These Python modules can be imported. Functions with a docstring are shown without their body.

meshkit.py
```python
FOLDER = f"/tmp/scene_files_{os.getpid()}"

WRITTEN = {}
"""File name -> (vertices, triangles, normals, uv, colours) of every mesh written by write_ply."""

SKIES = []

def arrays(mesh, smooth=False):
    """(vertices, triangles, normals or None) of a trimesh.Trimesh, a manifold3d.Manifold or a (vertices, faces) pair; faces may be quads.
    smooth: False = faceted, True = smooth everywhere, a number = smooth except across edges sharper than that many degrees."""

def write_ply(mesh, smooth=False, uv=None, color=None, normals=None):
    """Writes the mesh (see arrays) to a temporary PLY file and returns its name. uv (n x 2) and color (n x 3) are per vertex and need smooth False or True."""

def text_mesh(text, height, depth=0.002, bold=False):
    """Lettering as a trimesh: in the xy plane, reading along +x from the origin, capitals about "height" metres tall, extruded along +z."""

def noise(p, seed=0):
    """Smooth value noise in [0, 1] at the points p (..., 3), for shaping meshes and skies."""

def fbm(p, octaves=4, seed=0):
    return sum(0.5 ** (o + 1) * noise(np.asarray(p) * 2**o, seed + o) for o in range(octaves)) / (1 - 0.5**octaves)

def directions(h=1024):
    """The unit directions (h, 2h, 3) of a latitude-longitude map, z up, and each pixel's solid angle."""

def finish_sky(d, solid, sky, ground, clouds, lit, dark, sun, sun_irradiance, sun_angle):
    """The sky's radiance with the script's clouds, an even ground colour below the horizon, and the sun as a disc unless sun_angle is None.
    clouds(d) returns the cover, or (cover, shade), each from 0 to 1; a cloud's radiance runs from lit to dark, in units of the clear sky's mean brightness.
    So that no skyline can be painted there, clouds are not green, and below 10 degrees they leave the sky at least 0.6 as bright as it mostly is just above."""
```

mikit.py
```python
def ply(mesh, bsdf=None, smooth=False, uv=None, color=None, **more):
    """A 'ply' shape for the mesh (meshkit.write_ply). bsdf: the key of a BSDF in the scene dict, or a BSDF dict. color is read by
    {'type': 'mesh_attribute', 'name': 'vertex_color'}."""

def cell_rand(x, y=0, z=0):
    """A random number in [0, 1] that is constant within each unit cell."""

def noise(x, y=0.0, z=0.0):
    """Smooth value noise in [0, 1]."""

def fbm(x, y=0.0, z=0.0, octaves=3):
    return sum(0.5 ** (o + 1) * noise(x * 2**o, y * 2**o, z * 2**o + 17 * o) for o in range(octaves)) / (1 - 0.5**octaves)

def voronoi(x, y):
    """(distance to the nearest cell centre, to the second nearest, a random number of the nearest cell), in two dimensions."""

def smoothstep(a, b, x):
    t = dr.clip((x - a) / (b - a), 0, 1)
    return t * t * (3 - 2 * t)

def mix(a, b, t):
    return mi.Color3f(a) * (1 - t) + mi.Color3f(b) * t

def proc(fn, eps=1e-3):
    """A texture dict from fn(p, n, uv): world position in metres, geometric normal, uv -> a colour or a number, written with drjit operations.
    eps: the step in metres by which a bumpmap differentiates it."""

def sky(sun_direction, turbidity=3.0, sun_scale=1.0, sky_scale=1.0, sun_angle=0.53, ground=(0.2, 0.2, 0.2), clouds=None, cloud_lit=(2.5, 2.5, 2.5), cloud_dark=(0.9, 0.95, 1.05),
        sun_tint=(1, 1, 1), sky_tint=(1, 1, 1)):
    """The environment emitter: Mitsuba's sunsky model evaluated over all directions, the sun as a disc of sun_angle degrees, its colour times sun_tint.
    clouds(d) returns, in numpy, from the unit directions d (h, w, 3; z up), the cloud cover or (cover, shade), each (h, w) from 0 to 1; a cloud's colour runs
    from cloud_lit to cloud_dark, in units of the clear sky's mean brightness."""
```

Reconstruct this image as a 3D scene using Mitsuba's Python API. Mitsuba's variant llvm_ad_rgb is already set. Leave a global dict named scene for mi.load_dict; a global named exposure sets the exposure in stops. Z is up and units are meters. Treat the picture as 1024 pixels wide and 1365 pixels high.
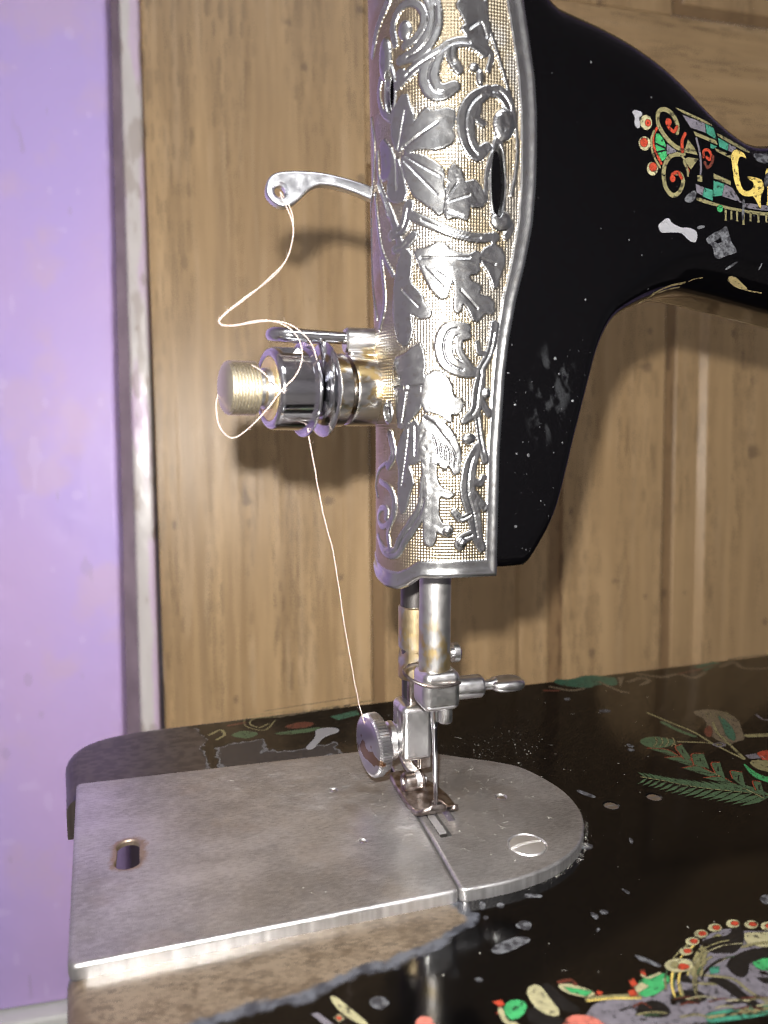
import math, random
import numpy as np, trimesh, mitsuba as mi, drjit as dr, mikit, meshkit
import mapbox_earcut, shapely
from shapely.geometry import Polygon, LineString, Point
from shapely import affinity
from scipy import ndimage
from mikit import proc, noise, fbm, voronoi, smoothstep, mix
T = mi.ScalarTransform4f
rng = np.random.default_rng(7); random.seed(7)
MM = 0.001

# ------------------------------------------------------------------ camera and light
YAW, PITCH = math.radians(16.7), math.radians(7.0)
CAM = np.array([-64.9, -169.8, 100.0]) * MM
FWD = np.array([math.sin(YAW) * math.cos(PITCH), math.cos(YAW) * math.cos(PITCH), -math.sin(PITCH)])
RIGHT = np.array([math.cos(YAW), -math.sin(YAW), 0.0]); UP = np.cross(RIGHT, FWD)
scene, labels = {'type': 'scene'}, {}
scene['camera'] = {'type': 'thinlens', 'fov': math.degrees(2 * math.atan(512 / 990)), 'fov_axis': 'x', 'aperture_radius': 0.0009, 'focus_distance': 0.196,
                   'near_clip': 0.01, 'far_clip': 50.0, 'to_world': T().look_at(origin=CAM.tolist(), target=(CAM + FWD).tolist(), up=[0, 0, 1])}
FLASH = CAM + UP * 0.0195 - RIGHT * 0.005
scene['flash_lamp'] = {'type': 'disk', 'to_world': T().look_at(origin=FLASH.tolist(), target=(FLASH + FWD).tolist(), up=[0, 0, 1]) @ T().scale([0.0028, 0.0028, 1]),
                       'emitter': {'type': 'area', 'radiance': {'type': 'rgb', 'value': [34500, 33200, 31600]}}}
labels['flash_lamp'] = {'label': 'small round white flash lamp beside the camera lens, outside the frame', 'category': 'lamp'}
scene['added_ceiling_fill'] = {'type': 'rectangle', 'to_world': T().translate([-0.15, -1.15, 1.47]) @ T().rotate([1, 0, 0], 180) @ T().scale([0.7, 0.35, 1]),  # unseen panel added as fill for the shadows and the chrome
                         'emitter': {'type': 'area', 'radiance': {'type': 'rgb', 'value': [5.2, 5.25, 5.5]}}}
labels['added_ceiling_fill'] = {'label': 'added white fill panel at the ceiling behind the camera, unseen, brightening shadows and metal', 'category': 'lamp'}
scene['room_light'] = {'type': 'constant', 'radiance': {'type': 'rgb', 'value': [0.10, 0.10, 0.112]}}
exposure = -0.06

# ------------------------------------------------------------------ outlines, in millimetres
PROFILE = [[15.7,65.9],[17.2,66.5],[19.5,69.6],[24.2,77.4],[26.8,87.1],[28.5,94.9],[30.3,101.9],[32.0,108.8],[34.1,116.6],[36.9,121.6],[39.9,125.0],[44.7,128.1],[49.9,130.8],[55.3,132.6],[61.8,134.2],[70.8,133.4],[79.5,131.9],[115.0,126.0],[135.0,121.0],[150.0,112.0],[158.0,95.0],[162.0,60.0],[164.0,-3.0],[215.0,-3.0],[215.0,150.0],[205.0,166.0],[190.0,172.0],[150.0,172.5],[115.0,172.8],[82.4,168.7],[77.6,168.4],[73.5,169.5],[68.2,172.2],[63.2,175.3],[56.6,179.9],[50.1,183.7],[41.8,187.2],[33.8,189.6],[26.1,191.3],[21.4,192.4],[14.0,204.0],[6.0,209.0],[1.0,210.0],[1.0,66.0]]
STROKES = [[[[10.7,175.7],[14.4,176.3],[17.1,178.4],[18.6,181.4],[18.7,184.9],[17.9,187.1]],2.32],[[[9.5,179.3],[8.9,182.8],[10.1,185.3],[12.4,186.4],[14.9,185.8],[16.2,183.8],[16.0,181.4],[14.4,179.2],[11.9,178.3]],1.21],[[[13.5,176.1],[15.6,177.5],[17.5,180.8],[17.5,184.0],[16.4,186.9]],0.65],[[[0.8,180.4],[3.1,184.0],[5.1,186.0],[7.1,187.8],[8.2,189.5]],1.39],[[[4.7,174.0],[3.8,170.9],[5.2,167.0],[7.1,165.3]],1.02],[[[10.1,171.0],[14.3,173.5],[19.0,175.7],[22.0,177.6],[25.8,178.1],[29.1,176.6]],1.67],[[[10.6,171.0],[10.4,173.3],[11.3,173.4]],1.02],[[[19.2,175.7],[17.8,173.7],[17.2,171.2],[18.2,168.8],[20.0,168.2],[22.5,169.3]],3.06],[[[22.0,177.4],[21.9,175.0],[23.4,172.7]],1.67],[[[29.5,186.7],[29.9,182.6],[31.6,178.2],[33.8,172.3],[35.9,165.9],[36.8,158.6],[36.4,152.9],[35.4,148.5]],0.6],[[[29.5,177.7],[30.8,176.2],[30.0,173.3]],1.02],[[[30.0,169.3],[26.6,166.7],[25.0,163.3],[25.4,158.9],[27.4,156.2],[29.7,157.9]],2.78],[[[30.0,168.9],[32.5,169.2],[34.8,166.9],[35.5,163.7]],2.04],[[[27.9,166.5],[27.4,163.5],[28.8,162.5]],1.21],[[[29.5,147.1],[29.6,152.3],[30.8,156.2],[32.5,158.0]],0.83],[[[-0.8,167.6],[1.0,161.2],[-0.5,153.4],[-3.0,149.6]],0.74],[[[2.7,159.4],[3.2,154.2],[5.3,148.3],[6.6,144.9]],0.65],[[[12.7,144.1],[17.9,141.6],[22.5,139.8],[27.4,139.1],[31.7,139.6]],1.58],[[[34.2,144.3],[35.4,141.8],[34.3,139.8]],1.21],[[[31.2,138.4],[31.7,140.0]],0.93],[[[-4.5,151.2],[-4.5,136.7],[0.7,123.4]],0.56],[[[1.0,150.8],[3.5,139.1],[8.0,132.0]],0.83],[[[3.6,136.3],[4.8,126.9],[2.3,121.1]],0.93],[[[3.2,152.6],[7.8,144.5],[10.2,138.0]],1.3],[[[12.5,146.2],[11.0,141.7],[7.7,140.5]],1.86],[[[8.7,137.4],[10.7,137.5],[13.5,139.7]],1.58],[[[24.8,120.0],[21.2,119.5],[19.9,116.4],[20.8,112.9],[24.0,111.0],[27.4,110.6]],2.78],[[[25.2,118.4],[23.4,117.6],[23.4,114.9],[25.6,111.8]],1.3],[[[31.5,121.0],[31.0,117.4],[30.0,114.2],[28.2,111.0],[27.8,106.6]],1.58],[[[27.4,116.9],[27.8,115.0],[29.1,114.6]],1.02],[[[15.6,87.4],[15.2,80.8],[13.1,76.9],[10.2,72.9],[8.0,69.6],[3.8,69.5],[-0.1,72.4]],2.13],[[[6.1,97.1],[7.3,92.5],[5.4,89.5]],1.39],[[[1.9,85.8],[6.1,84.4],[7.7,81.2],[6.7,77.2],[2.9,75.1],[0.2,76.9],[1.9,79.3],[4.6,79.6],[4.6,77.4]],1.11],[[[6.9,77.3],[5.4,74.1],[6.0,70.5]],0.93],[[[-0.1,82.2],[-2.1,84.7],[0.7,88.4],[4.6,90.3]],0.74],[[[28.6,111.6],[27.6,106.8],[26.9,102.4],[24.3,100.0]],2.04],[[[27.3,101.6],[28.3,95.6],[29.4,91.3]],1.39],[[[28.6,104.1],[30.2,101.6]],1.3],[[[27.4,94.0],[25.8,89.9],[25.4,84.2],[26.8,79.2],[27.8,74.1],[28.9,71.3]],2.6],[[[26.2,87.0],[28.2,86.0],[29.1,87.4]],1.21],[[[26.9,83.7],[29.5,80.5]],1.39],[[[26.3,79.2],[24.0,78.2],[22.4,79.7]],1.39],[[[26.9,74.6],[24.2,73.6],[23.7,72.2]],1.86]]
POLYS = [[[23.1,185.6],[26.6,187.0],[29.5,186.0],[29.9,177.6],[27.5,178.0],[25.4,179.5],[24.1,180.9],[25.8,180.9],[24.2,183.6]],[[9.9,157.5],[8.1,162.0],[9.2,166.2],[11.9,169.2],[12.8,165.8],[13.8,163.8],[12.7,161.0],[11.1,159.1]],[[11.1,157.2],[13.8,161.9],[16.6,165.2],[17.4,164.0],[22.2,164.9],[22.2,162.4],[21.5,160.6],[22.4,158.8],[19.2,157.0],[15.3,157.7]],[[10.8,156.7],[15.3,155.8],[18.8,153.7],[20.2,151.8],[19.5,150.0],[20.6,146.6],[19.5,143.6],[18.0,145.2],[13.6,148.2],[11.9,152.6]],[[9.1,156.9],[10.8,152.8],[12.0,147.3],[7.8,147.7],[6.7,150.2],[7.7,153.5]],[[8.8,157.4],[4.3,162.0],[5.2,156.0],[4.4,152.8],[7.7,153.1]],[[21.8,154.0],[24.1,151.9],[25.7,142.7],[22.5,143.6],[20.6,142.9],[21.0,148.1]],[[24.5,150.0],[27.4,150.8],[29.5,146.0],[25.3,145.6]],[[10.2,136.4],[12.6,136.5],[12.7,133.0],[12.0,130.0],[15.0,127.1],[15.4,125.1],[17.4,122.7],[14.1,122.5],[12.4,125.3],[12.3,122.2],[12.8,119.0],[10.9,116.3],[8.9,118.5],[7.9,126.5]],[[13.9,136.4],[16.7,136.5],[19.4,137.9],[21.7,135.6],[25.6,135.0],[27.4,136.3],[28.2,134.8],[26.5,132.4],[22.1,132.6],[21.2,128.8],[20.1,126.1],[17.8,128.1],[16.2,131.2],[14.7,134.4]],[[21.7,134.1],[27.4,133.6],[27.8,132.1],[24.9,131.5],[25.6,129.7],[28.2,129.0],[27.0,127.0],[30.9,126.4],[31.2,123.3],[29.1,124.0],[26.9,121.2],[25.6,124.3],[24.0,126.1],[23.2,123.4],[22.4,124.2],[22.9,128.8]],[[32.6,137.7],[33.9,134.7],[32.6,132.0],[31.7,128.4],[30.8,131.5],[28.2,134.8],[29.5,137.2]],[[13.6,116.2],[14.9,116.5],[15.7,112.2],[14.8,109.8],[8.6,107.2],[7.6,113.3],[11.3,114.3]],[[8.6,104.9],[7.5,109.5],[10.8,111.0],[14.8,111.6],[15.6,109.2],[14.3,107.7],[15.1,103.6],[12.0,100.4],[9.3,98.0],[8.8,101.7]],[[15.6,109.2],[18.4,110.8],[21.2,108.4],[21.6,104.8],[24.0,104.4],[23.1,101.6],[20.7,102.0],[21.5,99.6],[18.8,102.0],[15.1,102.4]],[[14.7,101.2],[18.4,100.4],[21.6,97.6],[23.6,92.4],[22.9,87.5],[20.8,91.6],[20.0,89.1],[18.2,92.8],[17.9,87.5],[18.9,85.0],[22.1,83.8],[20.9,83.0],[18.5,84.2],[18.6,77.2],[21.8,76.4],[21.4,74.3],[19.4,75.1],[18.2,76.4],[17.8,72.6],[16.5,72.1],[15.7,73.8],[16.1,83.3],[15.2,91.5]],[[10.6,98.0],[14.2,100.4],[14.7,91.5],[13.0,90.6],[11.1,90.6],[13.0,86.5],[12.1,84.8],[10.7,79.7],[9.9,79.2],[9.1,83.0],[9.6,88.9],[8.5,92.2]]]
DOTS = [[12.1,181.3,1.67,2.09],[6.5,177.2,2.1,4.41],[26.8,173.4,1.21,1.02],[28.1,171.6,0.93,1.76],[33.6,162.7,2.55,3.48],[33.0,143.0,2.55,2.23],[11.2,107.3,0.74,0.74],[29.6,106.1,1.11,1.25],[25.4,96.1,1.67,1.39],[24.1,72.8,1.3,1.21],[20.8,75.4,1.11,1.02]]
CUTS = [[[[10.1,157.3],[18.9,162.1]],0.42],[[[9.9,157.5],[11.9,165.6]],0.37],[[[10.3,156.7],[18.7,147.8]],0.42],[[[9.3,156.5],[9.4,149.7]],0.37],[[[21.0,147.3],[23.0,150.0]],0.37],[[[25.8,180.9],[28.2,182.3],[29.5,179.7]],0.46],[[[11.1,156.9],[15.2,154.0],[19.5,151.4]],0.37],[[[15.1,134.9],[25.6,134.8]],0.37],[[[15.9,132.8],[19.8,128.8]],0.37],[[[23.6,128.1],[27.4,124.3]],0.37],[[[10.6,128.6],[14.5,124.8]],0.37],[[[28.2,134.8],[31.7,133.8]],0.37],[[[18.6,131.9],[21.7,129.6]],0.37],[[[20.2,143.2],[21.0,149.9]],0.37],[[[21.0,146.2],[25.7,147.8]],0.37],[[[21.0,144.3],[24.1,143.4]],0.32],[[[15.3,100.8],[17.6,96.4],[18.4,92.8]],0.32],[[[15.9,100.5],[18.7,95.6],[19.4,92.0]],0.32],[[[16.5,100.2],[19.8,94.8],[20.4,91.3]],0.32],[[[17.0,99.9],[21.0,94.0],[21.4,90.6]],0.32],[[[17.6,99.5],[22.1,93.2],[22.4,89.9]],0.32],[[[12.0,98.4],[11.3,93.1],[10.1,85.5]],0.37],[[[13.4,98.8],[13.4,92.3]],0.37],[[[10.7,107.3],[6.9,107.4]],0.28],[[[11.9,107.5],[15.2,107.8]],0.28],[[[11.4,106.5],[10.1,99.6]],0.32]]
HOLES = [[7.7,170.2,1.35,4.41],[32.3,151.1,1.55,7.65],[5.2,102.0,1.3,1.95]]
ZBOT = [[-4.1,63.8],[0.0,61.8],[4.9,60.9],[8.7,60.9],[11.7,62.2],[13.9,63.8],[15.0,64.3],[23.1,64.6],[32.5,64.5]]
ARM_DEC = [["cream","s",[[43.6,167.5],[43.6,167.4]],3.1],["cream","s",[[43.4,162.9],[43.5,162.9]],3.03],["cream","s",[[45.8,157.6],[45.8,157.6]],2.96],["red","s",[[44.1,167.4],[44.1,167.4]],1.48],["red","s",[[43.2,163.1],[43.3,163.1]],1.92],["red","s",[[45.9,158.0],[46.0,158.0]],1.92],["green","p",[[46.5,166.0],[48.9,163.9],[49.2,162.1],[49.7,160.6],[48.0,159.2],[46.6,161.2],[46.2,163.7]],0],["black","s",[[46.2,163.2],[49.2,162.4]],0.22],["black","s",[[46.5,161.2],[49.4,162.1]],0.22],["red","s",[[46.5,166.5],[45.6,164.5],[46.2,161.8],[48.1,159.0]],0.59],["olive","s",[[45.8,165.8],[45.2,163.9],[45.8,160.8],[47.8,158.1]],0.52],["olive","s",[[52.1,166.1],[52.0,168.0],[50.5,170.0],[48.5,170.8],[46.9,170.2],[46.6,168.3],[47.4,166.6],[49.3,164.6],[51.7,163.1],[54.5,162.3]],0.96],["red","s",[[49.1,168.5],[49.7,167.1],[51.1,166.3],[51.9,167.3]],0.74],["red","s",[[49.5,168.2],[49.6,168.2]],1.63],["olive","s",[[54.1,161.6],[51.0,161.1],[49.2,159.0],[48.9,156.4],[49.7,153.7],[51.7,152.2],[53.6,153.4],[54.3,155.7],[53.4,157.1],[52.0,157.3]],1.03],["red","s",[[51.2,155.5],[51.3,156.9],[52.8,157.4],[53.8,156.3]],0.74],["red","s",[[51.4,156.0],[51.4,155.9]],1.48],["red","s",[[54.2,166.1],[53.5,164.4],[53.7,162.2]],0.81],["red","s",[[54.5,159.6],[55.6,158.0]],0.81],["olive","p",[[55.1,164.9],[56.8,163.5],[58.0,161.8],[54.2,162.0]],0],["olive","p",[[53.2,161.2],[58.2,160.9],[56.3,158.4],[54.6,160.0]],0],["olive","s",[[54.2,160.1],[55.3,158.3],[55.6,157.0]],0.59],["grey","p",[[49.4,163.4],[52.3,162.0],[49.5,161.1]],0],["olive","p",[[50.9,171.7],[55.6,170.6],[61.6,169.4],[62.3,168.6],[55.6,170.0],[52.4,170.9]],0],["grey","p",[[53.2,170.2],[59.6,169.0],[60.0,166.9],[55.7,167.6]],0],["teal","p",[[59.8,169.0],[62.4,168.4],[63.1,165.7],[60.2,166.8]],0],["olive","p",[[56.5,166.9],[63.0,165.5],[63.4,164.6],[57.1,166.0]],0],["olive","p",[[63.2,167.4],[67.6,166.4],[73.8,164.5],[73.1,163.8],[67.4,165.4],[63.5,166.6]],0],["teal","p",[[63.5,166.2],[66.7,165.3],[66.3,163.6],[63.9,164.2]],0],["grey","p",[[66.8,165.3],[69.1,164.7],[68.5,163.1],[66.5,163.6]],0],["olive","p",[[62.7,163.8],[67.3,162.7],[67.3,161.9],[63.2,163.1]],0],["teal","p",[[61.3,164.7],[63.3,164.2],[62.3,163.6],[61.5,163.7]],0],["grey","s",[[57.4,165.4],[58.6,162.1],[59.1,158.6],[58.9,156.1]],0.52],["olive","p",[[58.1,157.3],[59.5,157.4],[59.6,155.8],[58.3,156.0]],0],["red","s",[[59.7,161.6],[59.6,162.8],[60.8,163.2],[61.8,162.1],[61.4,161.1],[60.5,161.5]],0.67],["darkred","s",[[60.1,160.3],[61.0,159.3],[62.1,160.5],[62.3,161.8]],0.74],["olive","p",[[62.7,158.1],[67.7,156.8],[67.8,155.9],[62.8,157.0]],0],["teal","p",[[62.8,156.5],[65.9,156.0],[65.5,153.3],[63.0,152.9]],0],["grey","p",[[66.0,156.0],[68.3,155.3],[71.3,152.1],[65.5,153.2]],0],["grey","p",[[57.8,155.3],[60.2,154.7],[59.9,152.9],[58.2,153.4]],0],["teal","p",[[60.4,154.7],[62.7,154.3],[62.9,151.9],[59.9,152.7]],0],["olive","p",[[58.2,152.5],[63.1,151.5],[69.8,150.7],[78.6,150.4],[86.8,150.9],[86.9,149.9],[78.7,149.6],[70.6,150.0],[63.2,150.8],[58.3,151.5]],0],["grey","p",[[72.1,152.3],[78.1,152.0],[86.7,152.2],[86.8,151.2],[78.6,150.8],[71.4,151.1]],0],["olive","p",[[66.3,150.2],[67.1,150.2],[67.0,148.1],[67.3,147.7],[66.4,147.7],[66.7,148.1]],0],["olive","p",[[68.0,150.2],[68.7,150.1],[68.7,148.4],[69.0,148.0],[68.0,148.0],[68.3,148.4]],0],["olive","p",[[69.6,150.1],[70.4,150.1],[70.3,148.2],[70.7,147.8],[69.7,147.8],[70.0,148.2]],0],["olive","p",[[71.5,150.1],[72.3,150.0],[72.3,147.5],[72.6,147.1],[71.6,147.1],[71.9,147.5]],0],["olive","p",[[73.6,150.0],[74.4,150.0],[74.3,148.4],[74.6,148.0],[73.6,147.9],[73.9,148.3]],0],["olive","p",[[75.9,150.0],[76.7,149.9],[76.7,148.4],[77.0,148.0],[76.0,147.9],[76.3,148.3]],0],["olive","p",[[78.3,149.9],[79.1,149.9],[79.0,148.5],[79.3,148.1],[78.3,148.1],[78.6,148.5]],0],["olive","p",[[80.6,149.9],[81.4,149.8],[81.3,148.9],[81.7,148.5],[80.6,148.5],[80.9,148.8]],0],["olive","p",[[83.0,149.8],[83.8,149.8],[83.7,149.1],[84.0,148.6],[83.0,148.6],[83.3,149.0]],0],["green","s",[[65.0,150.3],[65.1,150.3]],1.63],["gold","p",[[72.2,162.3],[71.3,163.8],[69.5,164.3],[67.9,163.8],[67.4,162.3],[68.1,159.5],[68.7,156.9],[69.9,154.7],[71.6,153.7],[73.7,153.8],[74.5,154.0],[75.7,152.6],[76.7,151.2],[77.1,151.4],[76.6,154.3],[77.8,155.7],[77.0,157.7],[75.9,158.2],[72.5,158.4],[72.5,157.8],[74.5,157.1],[74.4,155.8],[72.8,154.8],[71.3,155.2],[70.3,157.1],[69.7,159.6],[69.4,161.5],[70.0,162.7],[71.1,162.7]],0],["gold","p",[[77.5,160.3],[79.2,161.2],[80.1,159.2],[79.8,157.9],[80.5,154.0],[81.7,152.1],[78.5,151.8],[78.8,153.8],[78.3,157.4]],0],["gold","p",[[80.1,159.2],[82.2,160.8],[83.5,159.9],[82.7,158.2],[81.1,157.7]],0],["worn","s",[[38.5,118.7],[39.7,120.8],[40.7,122.3],[42.3,124.1]],0.22],["worn","s",[[42.1,123.9],[43.9,126.0],[46.3,127.6],[47.7,128.6]],0.34],["worn","s",[[47.5,128.4],[49.9,129.6],[51.9,130.9]],0.3],["worn","s",[[50.5,130.5],[53.5,131.9],[56.0,132.8],[59.6,133.6]],0.42],["worn","s",[[52.6,131.0],[55.8,132.0],[59.0,132.7]],0.25],["worn","s",[[60.5,133.9],[61.8,134.5],[63.7,134.8]],0.2],["worn","s",[[71.0,134.6],[74.1,133.5],[77.9,132.6],[82.1,132.1]],0.25],["worn","p",[[70.4,135.2],[72.0,135.6],[75.8,133.8],[78.0,132.8],[76.2,132.7],[72.5,133.7]],0]]  # closing strokes trace the highlight on the underside crease as colour
ARM_CHIPS_GLINTS = [[[47.8,145.0],[49.1,146.3],[50.6,147.2],[51.9,145.9],[53.9,145.2],[57.1,145.3],[58.9,144.5],[58.9,142.2],[57.7,142.0],[56.2,142.7],[54.7,144.0],[51.2,143.9],[48.9,143.5]],[[61.3,142.7],[62.0,143.7],[63.6,144.6],[65.6,145.4],[67.1,146.7],[67.9,145.1],[68.6,143.2],[70.8,140.8],[70.3,140.3],[67.6,139.6],[66.0,138.7],[64.3,139.4],[63.9,141.2]],[[39.6,169.4],[40.7,169.8],[42.5,169.6],[42.4,168.6],[41.5,168.4],[42.3,166.3],[41.2,165.9],[40.4,167.1],[40.7,168.3]],[[58.6,145.7],[60.8,146.2],[61.1,145.7],[59.1,145.0]],[[55.6,152.9],[58.1,154.1],[58.0,152.1],[56.7,150.8],[54.7,151.2]],[[74.7,164.3],[78.1,164.4],[79.8,165.0],[78.6,161.8],[75.9,161.9],[74.7,162.8]],[[77.2,157.7],[78.5,160.4],[81.8,159.4],[78.2,155.8]],[[71.3,152.9],[72.1,153.0],[72.2,148.7],[71.6,147.7]],[[68.3,136.7],[71.2,138.7],[71.7,138.4],[69.4,136.6]],[[77.9,137.0],[78.5,138.8],[78.7,137.9],[78.2,136.9]]]  # first outline is a flash reflection on the enamel, shaped as a flake
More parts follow.
